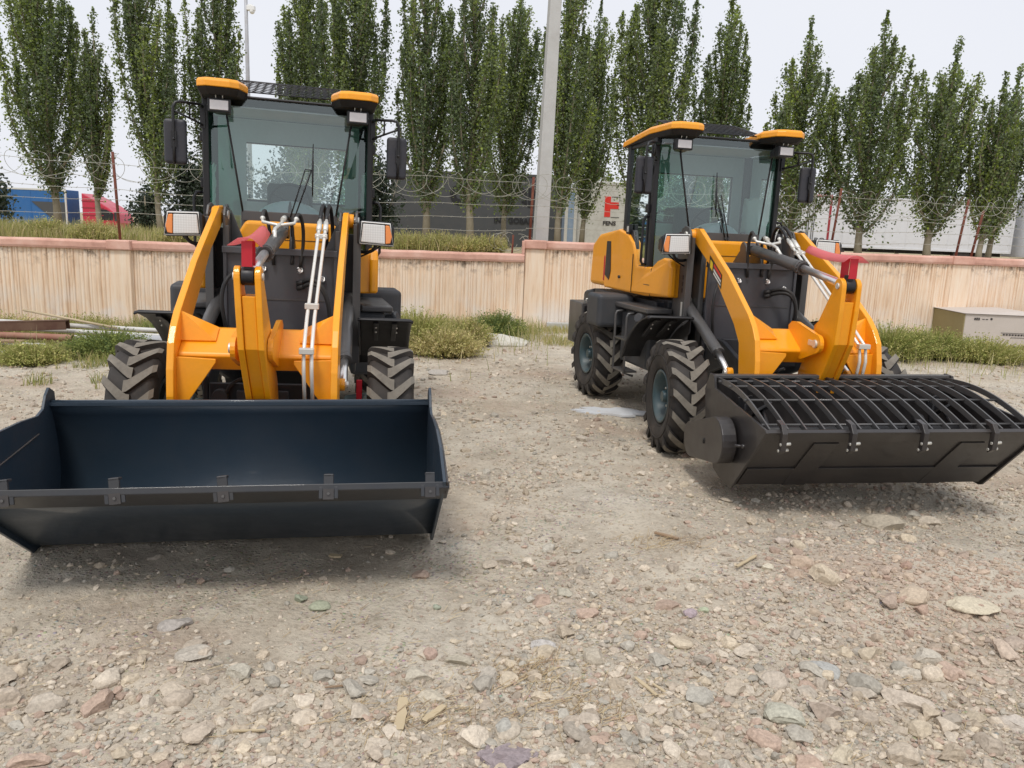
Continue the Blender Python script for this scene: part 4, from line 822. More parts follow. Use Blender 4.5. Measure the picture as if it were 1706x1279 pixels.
    for i in range(-7, 22):
        x0_ = -.44+i*.88/14; x1_ = x0_-.42; f0, f1 = 0, 1
        if x0_ > .44: f0 = (x0_-.44)/.42
        if x1_ < -.44: f1 = (x0_+.44)/.42
        if f1 > f0 and f0 < 1 and f1 > 0: b.tube([(x0_-.42*f0, 1.5+.65*f0, 2.785+.18*f0), (x0_-.42*f1, 1.5+.65*f1, 2.785+.18*f1)], .003, 4, False)
    for s in (-1, 1): b.tube([(s*.44, 2.15, 2.73), (s*.44, 2.15, 2.965)], .007, 6)
    b.build('roof_rack', 'black', root, I)
    # wiper
    sx = wiper; b = MB(); b.tube([(.0, 1.345, 1.80), (sx*.12, 1.36, 2.20)], .006, 6); b.tube([(.035, 1.345, 1.80), (sx*.12+.05*1, 1.36, 2.20)], .006, 6); b.tube([(.0, 1.345, 1.80), (.01, 1.335, 1.76), (.03, 1.335, 1.76), (.035, 1.345, 1.80)], .007, 6)
    bx = sx*.15+.03; b.tube([(sx*.12, 1.36, 2.20), (bx, 1.355, 2.195)], .005, 6); b.tube([(bx, 1.335, 1.99), (bx, 1.362, 2.20), (bx+.004, 1.392, 2.41)], [.004, .010, .004], 6); b.build('wiper', 'black', root, I)
    # interior
    b = MB(); b.sheet([[(.30*math.cos(a)*math.cos(e), 1.56-.13*math.sin(e), 1.74+.20*math.sin(a)*1.0) for a in np.linspace(0, math.pi, 20)] for e in np.linspace(-1.5, 1.5, 10)]); b.build('dashboard', 'dash_film', root, I)
    b = MB(); c0 = Vector((.0, 1.72, 1.93)); u = Vector((1, 0, 0)); v_ = Vector((0, -.45, .89)).normalized(); b.tube([c0+u*.17*math.cos(a)+v_*.17*math.sin(a) for a in np.linspace(0, 2*math.pi, 33)[:-1]], .013, 8, False, True)
    for a in (.4, 2.7, 4.7): b.tube([c0, c0+u*.17*math.cos(a)+v_*.17*math.sin(a)], .009, 6)
    b.tube([c0, (.0, 1.6, 1.7)], .02, 8); b.build('steering_wheel', 'black', root, I)
    b = MB(); b.box(-.23, .23, 1.75, 2.12, 1.62, 1.74); st = b.build('seat', 'seat', root, I, .04, seg=3)
    b = MB(); b.box(-.20, .20, 2.04, 2.14, 1.74, 2.10); b.build('backrest', 'seat', st, None, .04, seg=3)
    # ---------------- side tanks, platform, steps, rear boxes
    for s in (-1, 1):
        lo_, hi_ = sorted((s*.58, s*.845)); 
        rbox('platform', 'frame_grey', root, I, lo_, hi_, 1.16, 2.06, 1.055, 1.105, .012)
        rbox('side_tank', 'plastic_grey', root, I, *sorted((s*.50, s*.79)), 1.22, 1.92, .50, 1.05, .03)
        b = MB(); c0 = Vector((s*.79, 1.30, .98)); dd = Vector((s*.8, -.45, .25)).normalized(); b.cyl(c0, c0+dd*.09, .036, .034, 18); b.cyl(c0+dd*.09, c0+dd*.13, .048, .044, 18); fc = b.build('filler_cap', 'plastic_grey', root, I, .005)
        b = MB(); b.box(c0.x+s*.04-.01, c0.x+s*.04+.012, 1.272, 1.277, .87, .935); b.build('cap_tag', 'yellow_tag', fc)
        b = MB(); xo = s*.90
        for yy in (1.80, 1.50): b.tube([(s*.80, yy, 1.03), (xo-s*.01, yy, 1.02), (xo, yy, .99), (xo, yy, .43), (s*.80, yy, .40)], .013, 8)
        for zz in (.44, .76): b.box(*sorted((s*.76, s*.905)), 1.50, 1.80, zz-.008, zz+.008)
        b.build('step_ladder', 'frame_grey', root, I)
        b = MB(); lo_, hi_ = sorted((s*.62, s*1.03)); b.box(lo_, hi_, 1.98, 2.36, .83, 1.175); b.build('rear_fender', 'plastic_grey', root, I, .045, seg=4)
        b = MB(); lo_, hi_ = sorted((s*.40, s*.86)); b.box(lo_, hi_, 2.98, 3.46, .50, 1.0); bx_ = b.build('battery_box', 'frame_grey', root, I, .012)
        b = MB(); b.box(*sorted((s*.45, s*.84)), 2.965, 2.982, .62, .97); b.mat('black'); b.mats = ['black']; b.build('box_lid', None, bx_, None, .01)
        b = MB(); b.tube([(s*.62, 3.02, 1.0), (s*.62, 3.02, 1.045), (s*.80, 3.02, 1.045), (s*.80, 3.02, 1.0)], .008, 6); b.tube([(s*.70, 2.955, .93), (s*.68, 2.95, .88), (s*.72, 2.95, .88), (s*.70, 2.955, .93)], .005, 5); b.build('box_handle', 'zinc', bx_)
    b = MB(); b.prism([(3.4, .55), (3.4, 1.15), (3.72, 1.10), (3.75, .60)], 'x', -.60, .60); b.build('counterweight', 'slate', root, I, .05, seg=3)
    b = MB()
    for k in range(5): a = .5+.4*k; b.tube(bez((-.45+.2*k, 1.0, .9), (-.5+.2*k, 1.1, 1.2), (-.3+.15*k, 1.25, .95), (-.4+.2*k, 1.42, 1.12)), .013, 6)
    b.build('hose_bundle', 'hose', root, I)
    # ---------------- bucket
    BM = F @ Matrix.Rotation(-.020, 4, 'Y')
    if bucket == 'open':
        W2 = 1.043; pf = [(v.x, v.y) for v in bez((-.925, .745, 0), (-.80, .45, 0), (-.80, .10, 0), (-1.12, .05, 0), 14)]+[(v.x, v.y) for v in bez((-1.12, .05, 0), (-1.19, .035, 0), (-1.25, .035, 0), (-1.30, .065, 0), 5)[1:]]+[(-1.66, .335), (-2.03, .603)]
        inn = []
        b = MB(); th = .012
        rows = [[(x_, p, q) for p, q in pf] for x_ in (-W2, W2)]
        # outer shell from two offset sheets
        ofs = []
        for i, (p, q) in enumerate(pf):
            a = Vector(pf[min(i+1, len(pf)-1)])-Vector(pf[max(i-1, 0)]); nrm = Vector((-a.y, a.x)).normalized(); ofs.append((p-nrm.x*-th if False else p+nrm.x*th*-1, q+nrm.y*th*-1))
        poly = pf+ofs[::-1]; b.prism(poly, 'x', -W2, W2); b.s = [len(f) == 4 for f in b.f]; bk = b.build('bucket', 'bucket_blue', root, BM); bk['label'] = 'open dark blue steel bucket'
        b = MB(); b.prism([(-1.90, .508), (-1.915, .490), (-2.055, .592), (-2.045, .622), (-2.03, .612)], 'x', -W2-.03, W2+.032); b.build('cutting_edge', 'slate', bk, None, .004)
        b = MB(); b.box(-W2, W2, -.95, -.90, .735, .752); b.tube([(-W2, -.925, .752), (W2, -.925, .752)], .012, 8); b.build('top_rail', 'bucket_blue', bk)
        for s in (-1, 1):
            sp = [(-.86, .80), (-.925, .835), (-.975, .80), (-1.02, .735), (-1.10, .715), (-1.30, .735), (-1.55, .745), (-1.80, .715), (-2.06, .625), (-2.05, .590), (-1.29, .018), (-1.24, .01), (-1.10, .03), (-.95, .10), (-.86, .25), (-.825, .42)]
            b = MB(); b.prism(sp, 'x', s*(W2+.008)-.008, s*(W2+.008)+.008); sd_ = b.build('side_plate', 'bucket_blue', bk, None, .003)
            b = MB(); b.prism([(-1.10, .70), (-1.10, .64), (-1.35, .655), (-1.6, .655), (-1.85, .61), (-2.0, .54), (-2.07, .625), (-1.80, .70), (-1.55, .73), (-1.30, .72)], 'x', s*(W2+.016), s*(W2+.026)); b.build('edge_strip', 'bucket_dark', sd_, None, .003)
            if s < 0:
                b = MB(); b.tube([(-W2+.004, p, q) for p, q in ((-1.12, .62), (-1.4, .60), (-1.7, .58), (-1.95, .52))], .005, 5, False); b.build('weld_bead', 'frame_grey', sd_)
        for hx in (-.83, -.385, .065, .525, .985):
            R = Matrix.Translation((hx, -2.035, .615)) @ Matrix.Rotation(-.35 if hx > .5 else -.25, 4, 'X') @ Matrix.Rotation(-.10 if hx < .4 else 0, 4, 'Y')
            b = MB(); b.box(-.022, .022, -.010, .010, -.04, .044, R); b.box(-.022, .022, -.010, .04, .034, .047, R); b.box(-.043, -.025, -.012, .0, -.065, -.01, R); b.box(.025, .043, -.012, .0, -.065, -.01, R)
            hk = b.build('hook', 'slate', bk, None, .003)
            b = MB(); b.box(-.024, .024, -.014, -.006, -.068, -.02, R); b.mat('zinc'); b.mats = ['bucket_dark', 'frame_grey']; b.m = [0]*6
            p0 = R @ Vector((0, -.014, -.042)); p1 = R @ Vector((0, -.022, -.042)); b.cur = 1; b.cyl(p0, p1, .007, None, 6); b.build('hook_bolt', None, hk)
    else:
        W2 = .89; cx_ = .096; BM = BM @ Matrix.Translation((cx_, 0, 0))
        pf = [(-.83, .815), (-.80, .60), (-.79, .42), (-.84, .27), (-.95, .18), (-1.10, .155), (-1.31, .155), (-1.56, .40), (-1.80, .64)]
        ofs = []
        for i, (p, q) in enumerate(pf):
            a = Vector(pf[min(i+1, len(pf)-1)])-Vector(pf[max(i-1, 0)]); nrm = Vector((-a.y, a.x)).normalized(); ofs.append((p-nrm.x*.014, q-nrm.y*.014))
        b = MB(); b.prism(pf+ofs[::-1], 'x', -W2, W2); bk = b.build('bucket', 'bucket_dark', root, BM, .003); bk['label'] = 'dark mixing bucket under a curved bar grate'
        b = MB(); b.box(-W2-.01, W2+.01, -.86, -.80, .80, .825); b.build('top_rail', 'frame_grey', bk, None, .004)
        b = MB(); b.prism([(-1.79, .655), (-1.815, .64), (-1.74, .56), (-1.725, .575)], 'x', -W2-.02, W2+.02); b.build('cutting_edge', 'bucket_dark', bk, None, .003)
        b = MB(); b.prism([(-1.33, .16), (-1.49, .316), (-1.482, .322), (-1.31, .17)], 'x', -W2+.02, W2-.02)
        for xx in (-.55, .42): b.prism([(-1.326, .152), (-1.722, .546), (-1.712, .555), (-1.31, .165)], 'x', xx, xx+.16)
        b.build('wear_strip', 'bucket_dark', bk, None, .002)
        for s in (-1, 1):
            sp = [(-.79, .83), (-.88, .825), (-.91, .74), (-1.80, .655), (-1.82, .64), (-1.33, .14), (-1.30, .13), (-1.10, .14), (-.98, .17), (-.76, .46), (-.71, .70)]
            b = MB(); b.prism(sp, 'x', s*(W2+.009)-.009, s*(W2+.009)+.009); b.build('side_plate', 'bucket_dark', bk, None, .003)
        # arched grate: flat ribs and round cross rods
        def archz(p): t_ = (p+.84)/(-1.78+.84); return .81+(.655-.81)*t_+.062*math.sin(math.pi*min(1, max(0, t_)))
        ribs = 16
        ps = [-.84-.94*i/14 for i in range(15)]
        for k in range(ribs):
            xx = -W2+.02+(2*W2-.04)*k/(ribs-1); b = MB(); poly = [(p, archz(p)) for p in ps]+[(p, archz(p)-.038) for p in ps[::-1]]
            b.prism(poly, 'x', xx-.005, xx+.005); b.build('grate_bar', 'frame_grey', bk)
        for p in (-.93, -1.12, -1.40, -1.70):
            b = MB(); b.tube([(-W2, p, archz(p)-.022), (W2, p, archz(p)-.022)], .008, 8); b.build('grate_rod', 'frame_grey', bk)
        for hx in (-.80, -.36, .10, .56):
            b = MB(); e0_ = Vector((hx, -1.84, .57)); b.prism([(-1.79, .50), (-1.835, .53), (-1.845, .64), (-1.81, .69), (-1.74, .705), (-1.735, .685), (-1.785, .665), (-1.80, .63)], 'x', hx-.016, hx+.016)
            hk = b.build('hook', 'bucket_dark', bk, None, .003)
            b = MB(); b.cyl((hx-.02, -1.825, .57), (hx+.045, -1.825, .575), .010, None, 6); b.cyl((hx-.02, -1.80, .525), (hx+.045, -1.80, .53), .010, None, 6); b.build('hook_bolt', 'zinc', hk)
        b = MB(); b.cyl((-W2, -1.15, .48), (W2, -1.15, .48), .045, None, 14)
        for k in range(9):
            xx = -.78+k*.195; a = k*.9; c_ = Vector((xx, -1.15+math.sin(a)*.20, .48+math.cos(a)*.20)); b.tube([(xx, -1.15, .48), c_], .018, 6)
            Rk = Matrix.Translation(c_) @ Matrix.Rotation(a, 4, 'X') @ Matrix.Rotation(.5, 4, 'Z'); b.box(-.07, .07, -.01, .01, -.05, .05, Rk)
        b.build('mixing_shaft', 'black', bk, None, .004)
        # chain case: slab with rounded ends on the picture-left side
        pc = arc((-1.27, .455), .158, -math.pi*.5-.2, -math.pi*1.5-.2, 12)+arc((-.77, .335), .130, math.pi*.5-.2, -math.pi*.5-.2, 12)
        b = MB(); b.prism(pc, 'x', -W2-.135, -W2-.035); cc = b.build('chain_case', 'bucket_dark', bk, None, .008, seg=3)
        b = MB(); b.cyl((-W2-.04, -1.15, .38), (-W2-.0, -1.15, .38), .10, None, 20); b.mat('zinc')
        b.cyl((-W2-.07, -1.47, .47), (-W2-.02, -1.49, .47), .010, None, 8); b.sphere((-W2-.02, -1.495, .47), .016, 5); b.mats = ['bucket_dark', 'zinc']; b.m = [max(0, v-0) for v in b.m]; b.build('case_mount', None, cc)
        b = MB()
        for a in (0, 1.57, .785, 2.356): b.tube([(-W2-.138, -1.08-.02*math.cos(a), .40-.02*math.sin(a)), (-W2-.138, -1.08+.02*math.cos(a), .40+.02*math.sin(a))], .003, 4)
        b.cyl((-W2-.142, -1.08, .41), (-W2-.135, -1.08, .41), .009, None, 6); b.build('case_bolt', 'black', cc)
    return root
paint('cab_lining', (.46, .50, .52), .75, 0, .1)
paint('lamp_face', (.72, .70, .70), .3, 0, .1, (.5, .5, .5))
loader('orange wheel loader on the left with a wide open dark blue bucket', -1.554, 5.375, .277, -.104, .006, .015, 'open', 1, False)
loader('orange wheel loader on the right with a grated dark mixing bucket', 2.349, 6.524, .249, -.145, -.007, .003, 'mixer', -1, True)

# ------------------------------------------------------------------ stones, gravel, plants, scrap
def ico(sub):
    bm = bmesh.new(); bmesh.ops.create_icosphere(bm, subdivisions=sub, radius=1); V = np.array([v.co[:] for v in bm.verts]); F = np.array([[v.index for v in f.verts] for f in bm.faces]); bm.free(); return V, F
def rock_proto(sub, seed, ang=.5):
    V, F = ico(sub); rs = np.random.default_rng(seed); V = V.copy()
    for k in range(9):       # chop with random planes for facets
        nrm = rs.normal(size=3); nrm /= np.linalg.norm(nrm); d = rs.uniform(.55, .9); s = V@nrm; V = V-np.outer(np.maximum(0, s-d), nrm)*ang*1.7
    V += (rs.normal(size=V.shape))*.02; return V, F
COLS = np.array([(.56, .485, .39), (.49, .42, .34), (.60, .53, .435), (.44, .39, .325), (.52, .44, .34), (.46, .35, .28), (.45, .42, .36), (.57, .49, .375)])
PROT = {s: [rock_proto(s, 40+k, .62) for k in range(14)] for s in (1, 2)}
def scatter(name, XY, S, sub, seed, red=None, flat=.6, sink=.30):
    rs = np.random.default_rng(seed); n = len(XY); Vs = []; Fs = []; Cs = []; base = 0; zz = gz(XY[:, 0], XY[:, 1]); ids = rs.integers(0, 14, n)
    for pid in range(14):
        idx = np.where(ids == pid)[0]
        if not len(idx): continue
        P0, F0 = PROT[sub][pid]; m = len(idx); s = S[idx][:, None]*np.stack([rs.uniform(.75, 1.35, m), rs.uniform(.6, 1.0, m), rs.uniform(flat*.55, flat*1.25, m)], 1)
        a = rs.uniform(0, 6.28, m); t = rs.normal(0, .25, m); V = P0[None]*s[:, None, :]
        x, y, z = V[..., 0], V[..., 1], V[..., 2]; ct, st = np.cos(t)[:, None], np.sin(t)[:, None]; x, z = x*ct+z*st, -x*st+z*ct; ca, sa = np.cos(a)[:, None], np.sin(a)[:, None]; x, y = x*ca-y*sa, x*sa+y*ca
        V = np.stack([x+XY[idx, 0][:, None], y+XY[idx, 1][:, None], z+(zz[idx]+s[:, 2]*(1-2*sink)*.6)[:, None]], -1)
        Vs.append(V.reshape(-1, 3)); Fs.append((F0[None]+(np.arange(m)*len(P0))[:, None, None]+base).reshape(-1, 3)); base += m*len(P0)
        c = COLS[rs.integers(0, len(COLS), m)]*rs.uniform(.72, 1.12, (m, 1))
        if red is not None: r = red[idx][:, None]; c = c*(1-r*.5)+np.array([.44, .31, .24])*r*.5
        Cs.append(np.repeat(c, len(P0), 0))
    return fastmesh(name, np.concatenate(Vs), np.concatenate(Fs), 'stone', np.concatenate(Cs), False)
def density(x, y):
    d = .04+.95*sstep(.47, .66, fbm(x*.9+3, y*.9, 4, 21))
    d = d+.9*np.exp(-((x-.2)**2/1.1+(y-2.7)**2/.35))+1.0*np.exp(-((x-1.6)**2/1.2+(y-2.8)**2/.45))+1.0*np.exp(-((x-2.35)**2/.7+(y-3.75)**2/.35))
    d = d+.75*np.exp(-((x-.55)**2/.8+(y-3.6)**2/.9))+.3*np.exp(-((x+1.2)**2/.6+(y-2.7)**2/.25))
    d = d*np.where((x < -.1) & (y > 3.1) & (y < 4.2), .45, 1)
    d = d*(1-.75*sstep(.25, -.6, x)*sstep(2.7, 3.1, y)*sstep(5.5, 4.6, y))*(1-.7*np.exp(-((x-.9)**2/.25+(y-4.6)**2/1.6)))*(1-.45*sstep(5.2, 6.2, y))
    return np.clip(d*(.55+.9*fbm(x*4, y*4, 2, 77)), 0, 1.6)
rs = np.random.default_rng(11)
def sample(n, y0, y1, pw, mind=0):
    out = []
    while sum(len(o) for o in out) < n:
        y = y0*(y1/y0)**(rs.uniform(size=n)**pw); x = rs.uniform(-1, 1, n)*(.75*y+.7); k = rs.uniform(0, 1.4, n) < density(x, y)+mind; out.append(np.stack([x, y], 1)[k])
    return np.concatenate(out)[:n]
red = lambda XY: np.exp(-((XY[:, 0]-2.35)**2/.8+(XY[:, 1]-3.75)**2/.4))
XY = sample(24000, 1.9, 6.5, 1.0); tag(scatter('pebbles', XY, np.clip(rs.lognormal(-4.5, .48, 24000), .005, .036), 1, 1, red(XY)), kind='stuff')
XY = sample(26000, 1.9, 10, .9, .35); tag(scatter('grit', XY, np.clip(rs.lognormal(-5.2, .38, 26000), .003, .013), 1, 2, red(XY)), kind='stuff')
XY = sample(13000, 5.0, 15.5, .8, .45); tag(scatter('far_gravel', XY, np.clip(rs.lognormal(-4.1, .48, 13000), .008, .06), 1, 3, None), kind='stuff')
# single stones: the ones one can pick out in the photograph
def stone(x, y, s, asp, ht, rot, col, label, seed, tilt=0, ang=.75, group=None, name='stone'):
    s *= 1.15; ht *= 1.2; V, F = rock_proto(3 if s > .04 else 2, seed, ang); V = V*np.array([s*asp, s, ht]); o = fastmesh(name, V, F, 'stone', np.ones((len(V), 3))*np.array(col), False)
    o.location = (x, y, float(gz(x, y))+ht*.22); o.rotation_euler = (tilt, tilt*.5, rot); tag(o, label, 'stone', group); return o
BIG = [
 (2.42, 4.80, .085, 1.5, .055, -.4, (.45, .40, .32), 'largest boulder, lying just in front of the grated bucket'),
 (2.05, 4.72, .05, 1.4, .025, .2, (.50, .44, .37), 'pale flat stone at the left foot of the largest boulder'),
 (1.64, 3.79, .055, 1.35, .055, -.5, (.55, .47, .36), 'pointed tan stone at the left rim of the rubble heap'),
 (1.40, 3.95, .028, 1.2, .022, .2, (.60, .55, .44), 'small rounded pale stone left of the pointed tan stone'),
 (2.27, 3.56, .075, 1.5, .022, -.1, (.58, .52, .40), 'broad flat cream stone in the rubble heap at right'),
 (2.02, 3.62, .055, 1.4, .035, .5, (.52, .43, .33), 'split tan stone between the rubble heap and the broad flat cream stone'),
 (2.12, 3.92, .028, 1.0, .026, 0, (.40, .28, .22), 'round reddish stone on top of the rubble heap'),
 (.18, 3.16, .040, 1.25, .027, .1, (.50, .48, .46), 'smooth oval grey stone in the middle of the foreground'),
 (.40, 3.07, .044, 1.05, .036, .7, (.47, .42, .34), 'triangular brownish stone right of the smooth oval grey stone'),
 (-.97, 3.49, .036, .85, .024, .3, (.34, .37, .28), 'upright green tinted stone, left of a pair on bare dirt'),
 (-.86, 3.42, .036, 1.25, .022, .2, (.37, .39, .29), 'flat green tinted stone, right of a pair on bare dirt'),
 (.78, 2.80, .045, 1.15, .036, .4, (.42, .40, .35), 'dark grey angular stone right of centre near the bottom'),
 (1.07, 2.70, .060, 1.4, .036, -.4, (.46, .45, .37), 'long greenish stone near the bottom right'),
 (1.25, 2.75, .050, 1.2, .042, -.3, (.42, .35, .29), 'brown flat topped stone next to the long greenish stone'),
 (1.61, 2.83, .065, 1.5, .030, -.5, (.53, .46, .38), 'long pinkish slab near the bottom right'),
 (.94, 3.72, .028, 1.1, .026, 0, (.55, .49, .40), 'small round cream stone alone on bare dirt'),
 (.31, 3.67, .036, 1.35, .018, -.4, (.46, .43, .35), 'flat lozenge shaped stone above the centre pebbles'),
 (-.02, 4.08, .036, 1.5, .02, .1, (.42, .37, .31), 'flat brown stone in front of the open bucket corner'),
 (-.26, 2.73, .046, 1.3, .020, -.7, (.50, .45, .36), 'grey tan slab leaning on the wood strip at bottom centre'),
 (-.05, 2.92, .045, 1.4, .03, -.4, (.46, .42, .36), 'grey slab right of the wood strip, above a darker one'),
 (-.06, 2.84, .042, 1.25, .032, .5, (.38, .35, .30), 'dark slab below the grey slab at bottom centre'),
 (-.18, 3.02, .040, 1.45, .024, -.3, (.44, .40, .32), 'long brownish stone in the row above the wood strip'),
 (-.33, 2.88, .042, 1.4, .03, .3, (.48, .44, .36), 'pale stone at the left end of the row above the wood strip'),
 (-.30, 3.04, .033, .9, .028, 0, (.46, .34, .28), 'reddish stone above the left end of the row'),
 (-.42, 2.42, .042, 1.1, .034, .2, (.56, .49, .40), 'cream boulder at the bottom edge left of centre'),
 (.52, 2.55, .034, 1.0, .032, .5, (.52, .46, .38), 'squarish cream stone near the bottom centre right'),
 (.02, 2.58, .036, .9, .03, 0, (.42, .41, .37), 'grey blocky stone by the purple patch of earth'),
 (.33, 2.63, .036, 1.15, .026, .2, (.47, .41, .34), 'tan stone among twigs, bottom centre'),
 (1.37, 3.05, .05, 1.3, .02, -.5, (.40, .40, .38), 'flat bluish grey slab level with the dirt, right of centre'),
 (1.13, 2.95, .048, 1.2, .03, 0, (.48, .42, .35), 'flat tan block above the long greenish stone'),
 (1.30, 2.93, .040, 1.1, .03, -.2, (.46, .40, .33), 'tan block to the right of the flat tan block'),
 (1.70, 3.02, .040, 1.3, .03, -.6, (.55, .50, .42), 'whitish wedge stone above the long pinkish slab'),
 (1.83, 3.14, .05, 1.3, .03, -.4, (.49, .45, .38), 'rounded buff stone near the right rubble'),
 (1.60, 4.33, .034, 1.4, .026, 0, (.50, .43, .37), 'brick shaped pinkish stone at the top left of the rubble heap'),
 (1.22, 2.50, .04, 1.1, .03, 0, (.55, .49, .38), 'cream stone near the bottom edge right of centre'),
 (1.95, 2.72, .05, 1.2, .032, 0, (.52, .47, .41), 'pale stone at the bottom right'),
 (-1.25, 2.94, .055, 1.3, .028, .3, (.46, .42, .36), 'mauve grey flat stone at left foreground'),
 (-1.02, 2.84, .05, 1.2, .026, .1, (.45, .42, .35), 'greyish flat stone near the mauve grey stone'),
 (-1.30, 2.62, .03, .85, .032, 0, (.56, .50, .42), 'small upright pale block at left foreground'),
 (-1.44, 3.2, .05, 1.4, .03, .8, (.40, .37, .34), 'grey flaky stone jutting from the left dirt'),
 (-.15, 12.4, .30, 1.5, .11, .1, (.60, .58, .52), 'big pale grey slab at the foot of the wall step'),
 (-.9, 9.6, .10, 1.6, .03, .1, (.45, .42, .38), 'thin flat stone on the gravel behind the open bucket'),
 (-.32, 3.5, .02, 1.2, .015, .3, (.35, .38, .30), 'tiny green stone left of centre'),
 (.88, 3.46, .03, 1.5, .02, .8, (.40, .33, .35), 'narrow purplish stone right of centre'),
 (.96, 3.50, .022, 1.2, .016, 0, (.42, .46, .33), 'yellow green pebble beside the narrow purplish stone')]
for k, r in enumerate(BIG): stone(*r, seed=500+k, tilt=random.uniform(-.12, .12))
SHORT = ['largest boulder', 'pale stone at the boulder foot', 'pointed tan stone', 'small rounded pale stone', 'broad flat cream stone', 'split tan stone', 'round reddish stone', 'smooth oval grey stone', 'triangular brownish stone', 'upright green stone', 'flat green stone', 'dark grey angular stone', 'long greenish stone', 'brown flat topped stone', 'long pinkish slab',
 'lone round cream stone', 'flat lozenge stone', 'flat brown stone by the bucket', 'grey tan leaning slab', 'grey slab by the wood', 'dark slab at bottom centre', 'long brownish stone', 'pale stone in the row', 'reddish stone above the row', 'cream boulder at the bottom', 'squarish cream stone', 'grey blocky stone', 'tan stone among twigs', 'flat bluish grey slab', 'flat tan block', 'second tan block', 'whitish wedge stone', 'rounded buff stone', 'brick shaped stone', 'cream stone by the bottom edge', 'pale bottom right stone', 'mauve grey flat stone', 'greyish flat stone', 'upright pale block', 'grey flaky stone']
XY = sample(230, 2.15, 5.2, .9); S = np.sort(rs.uniform(.022, .048, 230))[::-1]; SEEN = {}
for k in range(230):
    c = COLS[k % 8]*random.uniform(.8, 1.08); x, y = XY[k]; fl = k % 3 == 0
    shade = ['sandy', 'dull brown', 'whitish', 'grey brown', 'tan', 'rusty brown', 'grey', 'buff'][k % 8]
    if red(XY[k:k+1])[0] > .35: c = c*.55+np.array([.44, .31, .24])*.45; shade = 'reddish'
    dd = [math.hypot(x-q[0], y-q[1]) for q in BIG[:40]]; q = int(np.argmin(dd)); dx, dy = x-BIG[q][0], y-BIG[q][1]
    rel = ('right of' if dx > 0 else 'left of') if abs(dx) > abs(dy) else ('just beyond' if dy > 0 else 'in front of'); nr = '' if dd[q] < .3 else 'farther '
    lb = 'small %s %s stone %s%s the %s' % ('flat' if fl else 'chunky', shade, nr, rel, SHORT[q])
    stone(float(x), float(y), float(S[k]), random.uniform(.9, 1.5), float(S[k])*(random.uniform(.32, .5) if fl else random.uniform(.6, .9)), random.uniform(0, 3), c, lb, 700+k % 30, random.uniform(-.3, .3), group='small loose stones on the dirt')
b = MB(); rs2 = np.random.default_rng(5)
V, F = rock_proto(3, 77, .3); V = V*np.array([.12, .07, .022]); V += rs2.normal(size=V.shape)*.006; o = fastmesh('earth_clod', V, F, 'stone', np.ones((len(V), 3))*np.array([.30, .255, .265]), False); o.location = (.03, 2.42, float(gz(.03, 2.42))+.004); tag(o, 'purplish crumbled patch of earth at the bottom centre', 'clod')
b = MB(); n = 24; pts = [(1.02+.36*math.cos(2*math.pi*k/n)*(1+.25*math.sin(k*2.3)), 7.80+.16*math.sin(2*math.pi*k/n)*(1+.3*math.sin(k*1.7))) for k in range(n)]; b.prism(pts, 'z', float(gz(1.02, 7.8))+.002, float(gz(1.02, 7.8))+.022)
paint('lime', (.60, .62, .64), .9, 0, .6, (.46, .43, .38), 0, .4); o = b.build('lime_patch', 'lime'); tag(o, kind='structure')
# twigs, straw and wood strips
def strip(x, y, L, w_, h, rot, mat, label, seed=0, name='wood_strip'):
    b = MB(); r_ = random.Random(seed); n = 6; rows = []
    for i in range(n+1):
        f = i/n; yy = (f-.5)*L; ww = w_*(1+r_.uniform(-.15, .15))*(1 if 0 < i < n else .8); dx = r_.uniform(-.1, .1)*w_; rows.append([(-ww/2+dx, yy, 0), (-ww/2+dx, yy, h), (ww/2+dx, yy, h*1.1), (ww/2+dx, yy, 0), (-ww/2+dx, yy, 0)])
    b.sheet(rows, smooth=False); o = b.build(name, mat); o.location = (x, y, float(gz(x, y))+.010); o.rotation_euler = (0, 0, rot); tag(o, label, 'wood'); return o
strip(-.36, 2.62, .20, .036, .006, .05, 'bone_wood', 'broad pale wood strip at the bottom centre', 1)
strip(-.24, 2.62, .12, .026, .006, -.6, 'bone_wood', 'short pale splinter under the grey tan slab', 2)
strip(1.30, 4.0, .22, .018, .006, -.75, 'bone_wood', 'pale curved splinter left of the rubble heap', 3)
strip(.58, 2.85, .14, .014, .006, .5, 'bone_wood', 'thin splinter right of bottom centre, upper of a pair', 4)
strip(.62, 2.86, .11, .010, .005, .6, 'bone_wood', 'thin splinter right of bottom centre, lower of a pair', 5)
strip(-.88, 2.49, .11, .010, .005, -1.45, 'bone_wood', 'thin stick lying crosswise at lower left', 6)
strip(-.62, 2.78, .12, .008, .005, -1.3, 'scrap_wood', 'brown twig lying crosswise left of bottom centre', 7)
strip(-.93, 4.05, .07, .03, .010, 1.4, 'bone_wood', 'yellow ochre chip in the shade of the open bucket', 8)
strip(.95, 4.42, .15, .022, .010, 1.0, 'scrap_wood', 'brown stick in front of the grated bucket', 9)
V = []; F = []; cc = []
